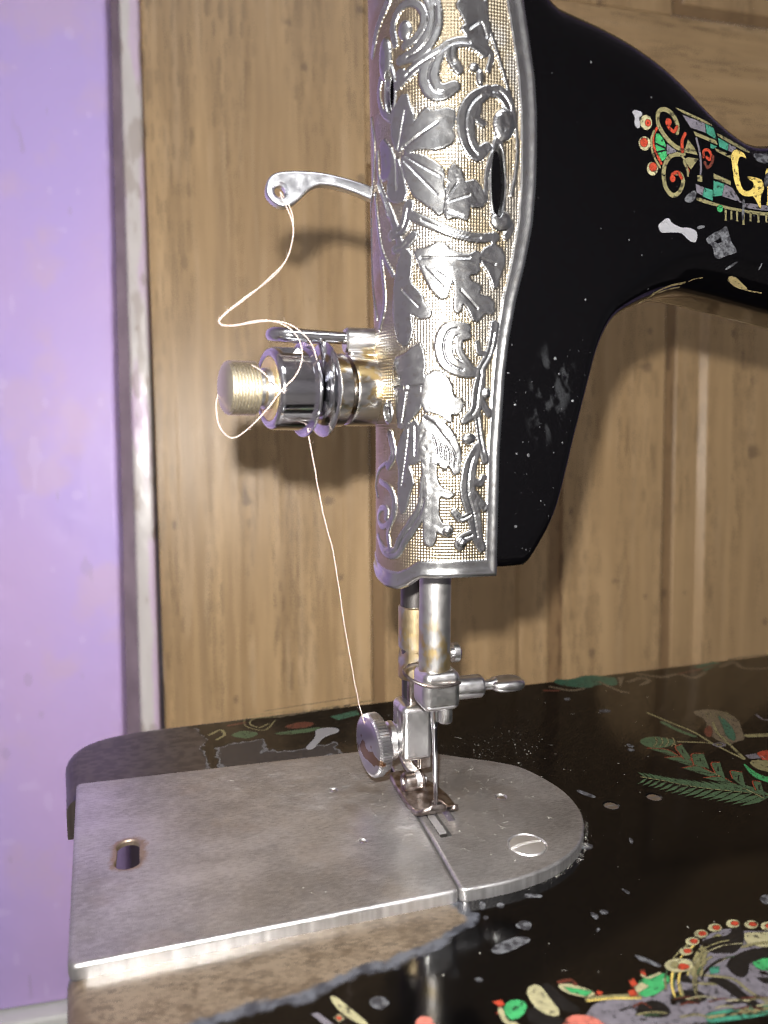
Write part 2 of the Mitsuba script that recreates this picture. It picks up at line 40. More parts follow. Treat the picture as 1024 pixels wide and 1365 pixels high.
BED_DEC = [["olive","s",[[65.9,5.3],[70.5,1.7],[75.0,-2.6],[80.8,-6.7],[87.9,-10.6],[94.5,-14.8]],0.5],["leaf","p",[[67.3,4.2],[67.6,6.7],[66.8,8.3],[66.6,5.5]],0],["leaf","p",[[67.3,4.2],[65.4,3.7],[62.1,1.9],[64.4,2.3]],0],["leaf","p",[[68.7,3.1],[68.9,5.7],[68.0,7.5],[67.9,4.5]],0],["leaf","p",[[68.7,3.1],[66.7,2.6],[63.0,0.8],[65.6,1.2]],0],["leaf","p",[[70.1,2.0],[70.3,4.8],[69.2,6.7],[69.1,3.4]],0],["leaf","p",[[70.1,2.0],[67.9,1.6],[63.9,-0.3],[66.8,0.0]],0],["leaf","p",[[71.5,0.7],[71.6,3.6],[70.3,5.7],[70.3,2.2]],0],["leaf","p",[[71.5,0.7],[69.1,0.4],[64.8,-1.5],[67.9,-1.2]],0],["leaf","p",[[72.9,-0.6],[72.9,2.4],[71.5,4.6],[71.5,0.9]],0],["leaf","p",[[72.9,-0.6],[70.4,-0.9],[65.7,-2.9],[69.1,-2.6]],0],["leaf","p",[[74.3,-1.9],[74.2,1.2],[72.7,3.5],[72.7,-0.4]],0],["leaf","p",[[74.3,-1.9],[71.6,-2.2],[66.6,-4.2],[70.2,-3.9]],0],["leaf","p",[[75.8,-3.2],[75.7,-0.0],[74.0,2.5],[74.1,-1.6]],0],["leaf","p",[[75.8,-3.2],[73.0,-3.4],[67.7,-5.5],[71.5,-5.2]],0],["leaf","p",[[77.6,-4.5],[77.4,-1.2],[75.6,1.5],[75.7,-2.9]],0],["leaf","p",[[77.6,-4.5],[74.6,-4.6],[68.9,-6.7],[73.1,-6.5]],0],["leaf","p",[[79.4,-5.7],[79.1,-2.3],[77.2,0.5],[77.3,-4.1]],0],["leaf","p",[[79.4,-5.7],[76.2,-5.8],[70.2,-7.9],[74.6,-7.7]],0],["leaf","p",[[81.2,-6.9],[80.9,-3.4],[78.9,-0.5],[79.0,-5.2]],0],["leaf","p",[[81.2,-6.9],[77.9,-7.0],[71.6,-9.2],[76.2,-9.0]],0],["leaf","p",[[83.4,-8.1],[83.0,-4.5],[80.9,-1.5],[81.1,-6.4]],0],["leaf","p",[[83.4,-8.1],[79.9,-8.1],[73.2,-10.3],[78.2,-10.2]],0],["leaf","p",[[85.6,-9.3],[85.1,-5.6],[82.9,-2.4],[83.1,-7.5]],0],["leaf","p",[[85.6,-9.3],[81.9,-9.2],[74.9,-11.5],[80.1,-11.4]],0],["leaf","p",[[87.8,-10.5],[87.3,-6.6],[85.0,-3.3],[85.1,-8.7]],0],["leaf","p",[[87.8,-10.5],[84.0,-10.4],[76.6,-12.7],[82.0,-12.6]],0],["leaf","p",[[89.8,-11.8],[89.3,-7.8],[86.8,-4.4],[87.0,-9.9]],0],["leaf","p",[[89.8,-11.8],[85.8,-11.6],[78.1,-13.9],[83.8,-13.9]],0],["leaf","p",[[91.8,-13.1],[91.2,-9.0],[88.7,-5.5],[88.8,-11.2]],0],["leaf","p",[[91.8,-13.1],[87.7,-12.9],[79.6,-15.2],[85.6,-15.2]],0],["leaf","p",[[93.8,-14.4],[93.2,-10.2],[90.6,-6.6],[90.7,-12.4]],0],["leaf","p",[[93.8,-14.4],[89.6,-14.1],[81.1,-16.5],[87.4,-16.5]],0],["olive","s",[[83.4,26.5],[90.1,23.7],[86.6,11.0],[87.8,1.5],[89.1,-6.3],[90.6,-14.7]],0.5],["leaf","p",[[79.6,21.3],[84.8,18.6],[85.6,14.1],[86.6,8.3]],0],["red","s",[[79.6,21.3],[84.8,18.6],[85.6,14.1]],0.25],["black","s",[[81.1,18.2],[85.7,13.4]],0.18],["leaf","p",[[80.7,14.2],[86.4,12.5],[87.1,8.2],[86.7,1.8]],0],["red","s",[[80.7,14.2],[86.4,12.5],[87.1,8.2]],0.25],["black","s",[[82.3,11.5],[86.5,7.0]],0.18],["leaf","p",[[81.1,6.7],[86.4,6.4],[87.8,1.5],[87.2,-3.9]],0],["red","s",[[81.1,6.7],[86.4,6.4],[87.8,1.5]],0.25],["black","s",[[82.8,4.3],[86.8,1.1]],0.18],["leaf","p",[[82.9,-0.3],[88.2,-1.2],[89.0,-5.7],[90.2,-9.5]],0],["red","s",[[82.9,-0.3],[88.2,-1.2],[89.0,-5.7]],0.25],["black","s",[[84.5,-2.7],[89.2,-5.4]],0.18],["leaf","p",[[91.8,20.6],[88.3,19.0],[85.5,11.4],[87.8,10.7]],0],["red","s",[[91.8,20.6],[88.3,19.0],[85.5,11.4]],0.25],["black","s",[[89.1,16.8],[88.0,14.8]],0.18],["leaf","p",[[94.0,13.0],[90.0,13.5],[85.7,7.3],[88.4,3.8]],0],["red","s",[[94.0,13.0],[90.0,13.5],[85.7,7.3]],0.25],["black","s",[[90.6,10.4],[89.2,8.6]],0.18],["leaf","p",[[94.6,6.6],[91.6,6.8],[88.3,1.3],[88.3,-3.0]],0],["red","s",[[94.6,6.6],[91.6,6.8],[88.3,1.3]],0.25],["black","s",[[91.9,4.2],[89.9,1.8]],0.18],["leaf","p",[[96.2,-0.7],[93.6,1.0],[90.6,-3.1],[89.7,-9.4]],0],["red","s",[[96.2,-0.7],[93.6,1.0],[90.6,-3.1]],0.25],["black","s",[[93.8,-2.1],[91.6,-4.3]],0.18],["leaf","p",[[97.1,-6.9],[94.9,-6.2],[91.9,-10.6],[91.1,-14.9]],0],["red","s",[[97.1,-6.9],[94.9,-6.2],[91.9,-10.6]],0.25],["black","s",[[94.8,-8.7],[93.0,-10.7]],0.18],["leaf","p",[[79.8,26.1],[83.1,28.1],[87.5,28.1],[91.1,25.0],[91.6,21.8],[84.1,19.6],[79.8,21.6]],0],["olive","s",[[86.9,27.3],[85.5,24.4],[82.3,21.6]],0.3],["olive","s",[[88.8,26.8],[87.3,23.8],[84.1,21.0]],0.3],["olive","s",[[90.6,26.2],[89.1,23.3],[85.8,20.5]],0.3],["olive","s",[[92.4,25.7],[90.9,22.7],[87.6,20.0]],0.3],["olive","s",[[97.5,45.8],[99.8,36.2],[102.0,27.2],[101.8,17.9],[103.1,6.1]],0.9],["leaf","s",[[97.3,37.0],[98.1,30.0],[99.9,24.7]],2.0],["olive","s",[[92.1,22.4],[99.9,19.3],[104.4,15.7]],0.8],["dim","p",[[112.6,42.2],[119.7,42.9],[124.4,39.6],[124.6,32.3],[118.6,23.9],[114.1,17.3],[110.0,17.0],[105.5,15.3],[104.9,21.6],[106.8,27.4],[113.1,34.0]],0],["dimgreen","p",[[119.9,37.3],[120.1,33.7],[116.1,24.6],[110.0,17.0],[109.2,20.3],[114.7,28.4]],0],["darkred","p",[[106.2,27.6],[111.4,31.1],[109.3,26.7],[104.3,21.8],[103.6,23.6]],0],["olive","s",[[113.8,32.0],[109.4,25.0],[107.5,19.3],[103.6,6.6]],1.0],["olive","s",[[117.9,40.6],[114.6,35.3]],0.3],["olive","s",[[119.3,40.2],[116.1,34.8]],0.3],["olive","s",[[120.8,39.8],[117.7,34.4]],0.3],["olive","s",[[122.2,39.3],[119.2,33.9]],0.3],["olive","s",[[123.7,38.9],[120.8,33.4]],0.3],["olive","s",[[125.1,38.5],[122.3,33.0]],0.3],["green","p",[[101.3,5.3],[99.8,-2.1],[101.0,-5.6],[104.6,-7.3],[100.9,-11.0],[98.5,-8.2],[96.9,-3.8]],0],["red","p",[[109.6,8.3],[113.7,9.5],[119.9,8.1],[111.9,0.1],[108.6,2.4],[108.2,4.5]],0],["olive","p",[[103.3,4.7],[108.8,4.4],[111.4,-0.4],[105.5,-6.4],[103.5,-2.6],[101.7,-0.1]],0],["grey","p",[[105.4,8.2],[109.6,8.3],[108.7,5.1],[104.8,5.6]],0],["olive","s",[[117.0,19.6],[123.9,18.3],[129.2,17.5]],2.5],["grey","s",[[133.3,33.3],[132.3,29.1],[135.5,28.1]],0.8],["grey","s",[[101.3,17.3],[104.1,18.0],[104.9,16.3],[102.1,15.6],[101.3,17.3]],0.7],["dimgreen","p",[[83.5,86.4],[88.9,83.6],[99.1,87.3],[105.7,82.1],[108.3,80.6],[102.9,71.5],[97.5,76.4],[90.9,72.9],[84.9,76.9],[80.7,81.5]],0],["dim","p",[[109.0,81.1],[111.7,80.3],[103.2,70.3]],0],["dim","s",[[77.6,79.0],[82.7,73.2],[88.8,73.5]],1.6],["dim","s",[[98.8,78.4],[100.5,67.8],[102.8,65.0]],1.2],["dim","s",[[109.8,75.0],[117.7,77.3],[118.6,73.6],[112.9,70.7]],1.6],["dim","s",[[119.0,81.7],[126.7,75.8],[135.0,77.0],[137.9,71.3],[147.2,75.7]],1.6],["dimgreen","p",[[147.7,83.2],[160.0,86.2],[161.3,83.1],[148.1,76.7]],0],["dim","s",[[158.6,80.0],[167.8,82.5],[166.2,75.1],[175.8,72.2],[186.6,70.3]],1.8],["darkred","s",[[135.0,77.0],[145.1,78.9],[158.8,82.5]],1.0],["dim","s",[[168.3,86.4],[179.3,87.3],[197.3,86.2]],1.2],["darkred","s",[[73.4,75.9],[78.4,74.4]],1.4],["olive","s",[[-32.9,74.8],[-36.3,72.6],[-38.9,76.6],[-36.5,80.8],[-28.3,80.1],[-12.1,82.2],[8.0,85.4]],0.6],["olive","s",[[-30.0,77.2],[-34.8,70.0],[-40.3,74.8],[-39.6,81.8],[-32.9,83.8],[-20.0,82.8],[-6.3,84.0]],0.45],["olive","s",[[-52.7,71.4],[-48.9,74.2],[-48.0,70.0],[-50.6,66.9]],1.0],["dim","s",[[-32.6,86.5],[-19.1,87.9],[3.7,90.5]],0.5],["dim","s",[[-28.3,79.7],[-27.0,80.0]],1.6],["dim","s",[[-24.4,80.3],[-23.0,80.5]],1.6],["dim","s",[[-20.4,80.8],[-19.0,81.1]],1.6],["dim","s",[[-16.3,81.3],[-14.9,81.6]],1.6],["dim","s",[[-12.2,81.8],[-10.8,82.1]],1.6],["dim","s",[[-8.0,82.4],[-6.6,82.7]],1.6],["dim","s",[[-3.8,82.9],[-2.4,83.2]],1.6],["darkred","p",[[-28.4,71.2],[-21.7,73.7],[-17.1,71.0],[-20.2,67.8],[-26.4,68.1]],0],["leaf","p",[[-46.3,69.5],[-41.8,72.1],[-36.3,68.0],[-40.3,64.4],[-44.7,66.9]],0],["leaf","p",[[-32.8,66.9],[-22.9,67.1],[-15.3,67.3],[-18.5,63.9],[-29.5,64.1]],0],["dimgreen","p",[[-11.1,74.9],[-1.0,77.8],[-0.8,73.5],[-9.3,71.0]],0],["darkred","s",[[-46.2,77.2],[-40.6,78.1]],1.2],["grey","p",[[7.0,-64.1],[14.2,-65.6],[19.8,-64.4],[23.3,-64.7],[28.2,-63.3],[32.6,-59.1],[36.7,-56.1],[42.9,-55.4],[45.8,-57.6],[56.0,-60.2],[39.8,-76.0],[31.5,-75.8],[21.5,-74.3],[16.4,-73.5],[8.9,-73.0],[2.5,-71.1],[-1.6,-69.9]],0],["green","p",[[-10.3,-60.9],[-7.6,-59.9],[-5.6,-61.7],[-8.1,-64.2],[-10.8,-64.2]],0],["red","p",[[-11.6,-59.5],[-9.9,-59.6],[-9.7,-60.8],[-10.9,-60.9]],0],["red","p",[[-12.2,-62.0],[-10.6,-62.1],[-11.0,-63.3]],0],["cream","p",[[-11.6,-61.2],[-10.4,-61.0],[-11.0,-64.0],[-9.2,-65.2],[-9.5,-66.9],[-11.8,-65.0]],0],["cream","p",[[-4.7,-58.5],[-1.7,-57.8],[-1.1,-61.3],[-1.2,-65.7],[-3.4,-65.5],[-5.1,-62.6]],0],["cream","p",[[1.4,-59.0],[4.4,-59.8],[7.6,-63.2],[5.0,-63.6],[1.8,-61.3]],0],["green","p",[[2.5,-60.1],[6.8,-62.5],[5.2,-63.2],[2.9,-61.5]],0],["red","p",[[7.9,-62.6],[8.6,-63.2],[7.8,-63.8],[7.0,-63.3]],0],["darkred","s",[[2.1,-58.8],[4.4,-58.9],[4.8,-60.1]],0.7],["olive","s",[[4.9,-63.8],[9.6,-64.5],[14.6,-65.8]],0.6],["gold","s",[[4.6,-64.2],[9.3,-65.0],[14.2,-66.4]],0.4],["salmon","p",[[-1.5,-66.8],[1.2,-66.2],[4.0,-67.8],[4.9,-70.0],[3.1,-71.9],[-3.7,-69.9]],0],["red","p",[[14.7,-62.2],[15.9,-61.9],[15.8,-63.4],[14.4,-63.7]],0],["red","p",[[13.1,-64.4],[14.4,-64.2],[14.1,-65.7],[12.7,-65.5]],0],["red","p",[[18.2,-60.6],[19.3,-60.6],[18.5,-62.2],[17.8,-61.8]],0],["green","p",[[15.8,-63.2],[18.4,-62.2],[22.0,-62.0],[22.8,-63.9],[18.3,-66.5],[14.2,-66.4]],0],["cream","p",[[14.8,-63.8],[16.8,-63.2],[17.4,-64.4],[14.4,-65.3]],0],["cream","s",[[17.9,-61.7],[18.7,-62.6],[21.5,-62.2]],0.5],["olive","s",[[27.2,-64.5],[30.0,-61.5],[33.7,-59.0],[39.4,-56.9]],0.9],["olive","s",[[27.9,-64.7],[30.7,-61.7],[34.4,-59.2],[39.1,-58.0]],0.6],["olive","s",[[28.6,-64.9],[31.4,-61.9],[35.1,-59.4],[38.7,-59.1]],0.5],["teal","p",[[31.4,-63.6],[33.3,-64.0],[32.2,-65.3],[30.5,-65.1]],0],["green","p",[[40.9,-64.1],[43.0,-64.2],[48.6,-67.4],[46.5,-69.5],[40.7,-67.4],[39.7,-65.9]],0],["teal","p",[[23.2,-72.6],[28.4,-73.2],[33.4,-73.7],[41.7,-74.2],[39.3,-76.5],[31.3,-75.9],[22.9,-74.8],[21.9,-74.2]],0],["olive","s",[[22.8,-73.5],[32.4,-74.7],[38.9,-75.0]],0.5],["cream","p",[[44.1,-57.9],[46.2,-57.9],[55.6,-60.5],[52.3,-63.8],[42.8,-61.5]],0],["olive","s",[[41.4,-60.9],[46.5,-61.2],[53.0,-63.1]],0.5],["olive","s",[[26.8,-66.5],[31.2,-68.6],[33.1,-74.6]],0.5],["olive","s",[[29.2,-65.1],[33.5,-67.4],[34.2,-70.9],[36.0,-74.8]],0.5],["black","p",[[20.7,-67.2],[22.8,-66.9],[25.6,-67.9],[25.9,-69.9],[24.3,-70.3],[21.4,-70.1],[19.1,-68.5]],0],["black","p",[[12.6,-67.8],[15.2,-67.4],[17.2,-67.9],[17.8,-70.4],[15.8,-71.4],[12.9,-70.5],[11.4,-69.1]],0],["black","p",[[34.2,-57.5],[38.1,-57.0],[41.6,-57.6],[44.6,-55.0],[46.7,-54.2],[43.7,-59.5],[38.6,-62.1],[37.2,-61.1],[34.7,-60.9],[34.2,-59.1]],0],["black","p",[[35.4,-63.1],[42.7,-61.7],[52.1,-64.0],[50.0,-66.1],[40.5,-64.0],[36.3,-67.9],[34.2,-66.7]],0],["black","p",[[28.5,-65.9],[31.4,-66.3],[32.7,-67.6],[33.2,-71.9],[34.1,-74.3],[32.7,-74.5],[31.0,-72.3],[30.3,-68.3]],0],["black","p",[[-1.4,-58.2],[0.5,-58.5],[1.2,-62.4],[2.7,-65.5],[1.7,-66.2],[0.0,-65.3],[-1.1,-64.4],[-1.3,-61.3]],0],["black","p",[[24.2,-62.8],[26.0,-64.5],[25.8,-66.2],[24.0,-65.3]],0],["black","p",[[-6.8,-62.6],[-4.9,-63.2],[-3.5,-65.6],[-1.1,-66.3],[-2.5,-67.8],[-7.6,-66.2]],0],["black","p",[[38.0,-68.4],[45.3,-70.6],[44.2,-71.7],[38.2,-69.9]],0],["leaf","s",[[34.9,-62.7],[35.7,-62.6],[36.5,-62.5],[37.2,-62.5],[38.0,-62.6]],0.2],["olive","s",[[25.8,-67.0],[26.8,-65.7],[28.1,-64.5],[29.7,-63.4],[31.6,-62.5]],0.25],["gold","s",[[26.2,-64.1],[27.4,-63.1],[28.7,-62.3],[30.1,-61.5],[31.7,-60.8]],0.35],["olive","s",[[32.3,-59.6],[33.5,-59.3],[34.7,-59.0],[35.9,-58.8],[37.1,-58.7]],0.2],["gold","s",[[24.8,-61.9],[26.5,-60.7],[28.4,-59.6],[30.4,-58.7],[32.5,-57.9]],0.35],["olive","s",[[20.0,-65.9],[21.6,-63.6],[23.8,-61.5],[26.5,-59.7],[29.6,-58.1]],0.25],["black","s",[[27.8,-66.0],[28.7,-65.2],[29.8,-64.4],[31.0,-63.7],[32.3,-63.2]],0.2],["olive","s",[[27.8,-64.3],[29.1,-63.4],[30.5,-62.6],[32.1,-61.9],[33.8,-61.4]],0.35],["olive","s",[[28.3,-62.4],[29.9,-61.5],[31.6,-60.8],[33.3,-60.2],[35.2,-59.8]],0.25],["gold","s",[[21.8,-67.9],[22.6,-66.3],[23.8,-64.6],[25.4,-63.0],[27.4,-61.6]],0.35],["gold","s",[[23.6,-63.0],[25.2,-61.7],[27.0,-60.4],[29.1,-59.3],[31.3,-58.4]],0.2],["black","s",[[25.8,-60.1],[27.9,-58.8],[30.2,-57.8],[32.7,-56.9],[35.2,-56.3]],0.35],["cream","s",[[30.7,-64.1],[31.8,-63.5],[32.9,-63.1],[34.1,-62.8],[35.3,-62.6]],0.2],["leaf","s",[[26.5,-65.9],[27.2,-65.1],[28.0,-64.5],[28.8,-63.8],[29.8,-63.2]],0.2],["cream","s",[[33.0,-60.3],[35.4,-59.8],[37.8,-59.5],[40.1,-59.7],[42.3,-60.1]],0.2],["olive","s",[[34.0,-59.1],[35.6,-58.8],[37.2,-58.6],[38.8,-58.5],[40.3,-58.6]],0.25],["leaf","s",[[21.5,-66.2],[22.3,-65.1],[23.2,-64.0],[24.3,-62.9],[25.5,-61.9]],0.25],["leaf","s",[[21.8,-63.4],[22.8,-62.4],[24.0,-61.4],[25.2,-60.4],[26.6,-59.6]],0.2],["olive","s",[[32.3,-63.4],[33.2,-63.1],[34.2,-62.9],[35.1,-62.7],[36.1,-62.6]],0.25],["olive","s",[[25.2,-67.8],[25.7,-67.0],[26.3,-66.1],[27.1,-65.3],[27.9,-64.5]],0.2],["cream","s",[[26.2,-64.3],[27.2,-63.4],[28.5,-62.6],[29.8,-61.8],[31.3,-61.2]],0.2],["olive","s",[[21.8,-68.7],[22.1,-68.0],[22.4,-67.2],[22.8,-66.4],[23.3,-65.6]],0.35],["gold","s",[[20.4,-67.8],[21.4,-65.8],[22.8,-63.9],[24.8,-62.0],[27.2,-60.4]],0.35],["olive","s",[[25.9,-60.0],[27.3,-59.2],[28.9,-58.4],[30.5,-57.7],[32.2,-57.1]],0.25],["black","s",[[29.9,-64.5],[31.1,-63.8],[32.5,-63.2],[33.9,-62.8],[35.4,-62.5]],0.25],["olive","s",[[24.3,-69.7],[24.5,-68.4],[25.1,-67.2],[25.9,-65.9],[27.1,-64.7]],0.2],["darkred","s",[[31.5,-71.6],[34.3,-72.2],[36.8,-73.1]],0.3],["leaf","s",[[19.4,-68.3],[21.8,-68.2],[23.0,-69.7]],0.3],["black","s",[[9.1,-67.8],[11.1,-67.7],[12.2,-68.8]],0.2],["cream","s",[[25.5,-72.2],[27.3,-72.2],[28.7,-72.8]],0.2],["darkred","s",[[19.4,-68.4],[22.0,-68.5],[23.9,-69.4]],0.3],["darkred","s",[[28.4,-73.4],[31.4,-73.7],[33.4,-75.1]],0.2],["darkred","s",[[20.2,-69.8],[22.1,-69.7],[23.4,-70.4]],0.3],["leaf","s",[[29.7,-74.9],[32.4,-75.4],[34.7,-76.3]],0.3],["cream","s",[[33.0,-73.9],[35.9,-74.2],[37.9,-75.5]],0.3],["black","s",[[28.0,-72.0],[30.7,-72.3],[32.7,-73.4]],0.3],["darkred","s",[[11.9,-67.7],[13.9,-67.4],[14.6,-68.8]],0.3],["darkred","s",[[25.4,-70.7],[28.2,-70.7],[30.1,-71.9]],0.2],["olive","s",[[18.3,-72.1],[21.3,-72.4],[23.2,-73.9]],0.3],["leaf","s",[[12.5,-70.1],[13.9,-70.2],[15.0,-70.7]],0.2],["darkred","s",[[26.5,-73.9],[28.1,-73.9],[29.0,-74.5]],0.3],["black","s",[[26.1,-74.1],[28.1,-73.9],[28.6,-75.3]],0.2],["cream","s",[[28.7,-71.3],[30.7,-71.8],[32.5,-72.5]],0.3],["olive","s",[[32.7,-72.3],[34.9,-72.6],[36.8,-73.2]],0.2],["olive","s",[[28.7,-74.1],[30.7,-73.9],[31.3,-75.2]],0.3],["olive","s",[[11.3,-69.4],[14.2,-69.7],[16.5,-70.6]],0.3],["black","s",[[19.0,-68.5],[21.7,-68.9],[23.6,-70.3]],0.2],["cream","s",[[22.0,-69.0],[25.0,-69.2],[27.2,-70.3]],0.2],["cream","p",[[31.4,-59.1],[30.9,-59.5],[30.2,-59.7],[29.4,-59.7],[28.9,-59.5],[28.6,-59.1],[28.6,-58.6],[29.0,-58.1],[29.6,-57.8],[30.3,-57.7],[31.0,-57.8],[31.5,-58.1],[31.6,-58.6]],0],["red","p",[[31.2,-59.0],[30.9,-59.2],[30.5,-59.3],[30.1,-59.3],[29.8,-59.2],[29.6,-58.9],[29.6,-58.7],[29.8,-58.4],[30.2,-58.2],[30.6,-58.2],[30.9,-58.3],[31.2,-58.4],[31.3,-58.7]],0],["cream","p",[[34.5,-57.2],[34.0,-57.6],[33.2,-57.8],[32.5,-57.8],[31.9,-57.6],[31.6,-57.1],[31.7,-56.6],[32.1,-56.1],[32.7,-55.8],[33.5,-55.7],[34.1,-55.8],[34.6,-56.2],[34.7,-56.6]],0],["red","p",[[34.3,-57.0],[34.0,-57.2],[33.6,-57.4],[33.2,-57.4],[32.9,-57.2],[32.7,-57.0],[32.7,-56.7],[32.9,-56.4],[33.3,-56.3],[33.7,-56.2],[34.1,-56.3],[34.3,-56.5],[34.4,-56.7]],0],["cream","p",[[37.7,-55.8],[37.1,-56.2],[36.4,-56.5],[35.6,-56.5],[35.0,-56.2],[34.7,-55.8],[34.8,-55.3],[35.2,-54.8],[35.9,-54.4],[36.6,-54.3],[37.3,-54.4],[37.8,-54.8],[37.9,-55.3]],0],["red","p",[[37.4,-55.7],[37.1,-55.9],[36.7,-56.0],[36.3,-56.0],[36.0,-55.9],[35.8,-55.6],[35.8,-55.3],[36.1,-55.1],[36.4,-54.9],[36.8,-54.8],[37.2,-54.9],[37.5,-55.1],[37.6,-55.4]],0],["cream","p",[[41.7,-55.2],[41.1,-55.6],[40.3,-55.9],[39.6,-55.8],[39.0,-55.6],[38.7,-55.1],[38.7,-54.6],[39.2,-54.1],[39.8,-53.7],[40.6,-53.6],[41.4,-53.7],[41.8,-54.1],[41.9,-54.6]],0],["red","p",[[41.4,-55.0],[41.1,-55.2],[40.7,-55.4],[40.3,-55.4],[39.9,-55.2],[39.8,-55.0],[39.8,-54.7],[40.0,-54.4],[40.4,-54.2],[40.9,-54.2],[41.2,-54.2],[41.5,-54.4],[41.6,-54.7]],0],["cream","p",[[46.2,-55.2],[45.6,-55.6],[44.8,-55.9],[44.0,-55.9],[43.4,-55.6],[43.1,-55.2],[43.2,-54.6],[43.7,-54.1],[44.4,-53.7],[45.2,-53.6],[45.9,-53.8],[46.4,-54.1],[46.5,-54.6]],0],["red","p",[[46.0,-55.0],[45.7,-55.3],[45.2,-55.4],[44.8,-55.4],[44.5,-55.2],[44.3,-55.0],[44.3,-54.7],[44.6,-54.4],[45.0,-54.2],[45.4,-54.2],[45.8,-54.3],[46.1,-54.5],[46.1,-54.7]],0],["cream","p",[[49.6,-56.5],[49.0,-56.9],[48.2,-57.2],[47.4,-57.2],[46.8,-56.9],[46.5,-56.4],[46.6,-55.9],[47.1,-55.4],[47.8,-55.0],[48.6,-54.9],[49.4,-55.1],[49.8,-55.4],[49.9,-55.9]],0],["red","p",[[49.4,-56.3],[49.1,-56.6],[48.6,-56.7],[48.2,-56.7],[47.9,-56.5],[47.7,-56.3],[47.7,-56.0],[48.0,-55.7],[48.4,-55.5],[48.8,-55.5],[49.2,-55.6],[49.5,-55.8],[49.6,-56.0]],0],["cream","p",[[52.4,-57.8],[51.7,-58.3],[50.9,-58.5],[50.2,-58.5],[49.6,-58.2],[49.3,-57.8],[49.4,-57.3],[49.9,-56.8],[50.6,-56.4],[51.4,-56.3],[52.2,-56.4],[52.6,-56.8],[52.7,-57.3]],0],["red","p",[[52.2,-57.7],[51.8,-57.9],[51.4,-58.0],[50.9,-58.0],[50.6,-57.9],[50.5,-57.7],[50.5,-57.4],[50.8,-57.1],[51.2,-56.9],[51.6,-56.9],[52.0,-56.9],[52.3,-57.1],[52.3,-57.4]],0],["cream","p",[[29.0,-62.3],[28.2,-62.9],[27.1,-63.2],[25.9,-63.2],[24.8,-63.0],[23.9,-62.5],[23.4,-61.8],[23.4,-61.1],[23.9,-60.4],[24.8,-60.0],[26.0,-59.8],[27.2,-59.9],[28.3,-60.3],[29.0,-60.9],[29.2,-61.6]],0],["red","p",[[27.9,-62.4],[27.5,-62.7],[26.9,-62.8],[26.4,-62.8],[25.9,-62.6],[25.6,-62.3],[25.5,-61.9],[25.8,-61.6],[26.3,-61.4],[26.9,-61.3],[27.4,-61.4],[27.8,-61.7],[28.0,-62.0]],0],["olive","p",[[26.2,-61.4],[25.7,-61.9],[25.1,-62.0],[24.6,-61.8],[24.6,-61.3],[25.0,-60.8],[25.7,-60.5],[26.2,-60.5],[26.4,-60.9]],0],["cream","p",[[-39.4,-50.2],[-38.3,-49.9],[-36.2,-53.7],[-33.8,-58.4],[-35.2,-58.0],[-38.0,-54.5]],0],["grey","p",[[-43.2,-52.9],[-41.9,-53.0],[-39.6,-56.7],[-41.1,-56.5]],0],["salmon","p",[[-26.3,-59.7],[-24.6,-58.8],[-23.1,-59.9],[-23.4,-62.1],[-26.5,-61.2]],0],["cream","p",[[-39.6,-54.7],[-38.3,-54.4],[-37.8,-55.6],[-38.9,-56.1]],0],["red","p",[[-39.2,-54.9],[-38.4,-54.8],[-38.2,-55.5],[-38.8,-55.7]],0]]
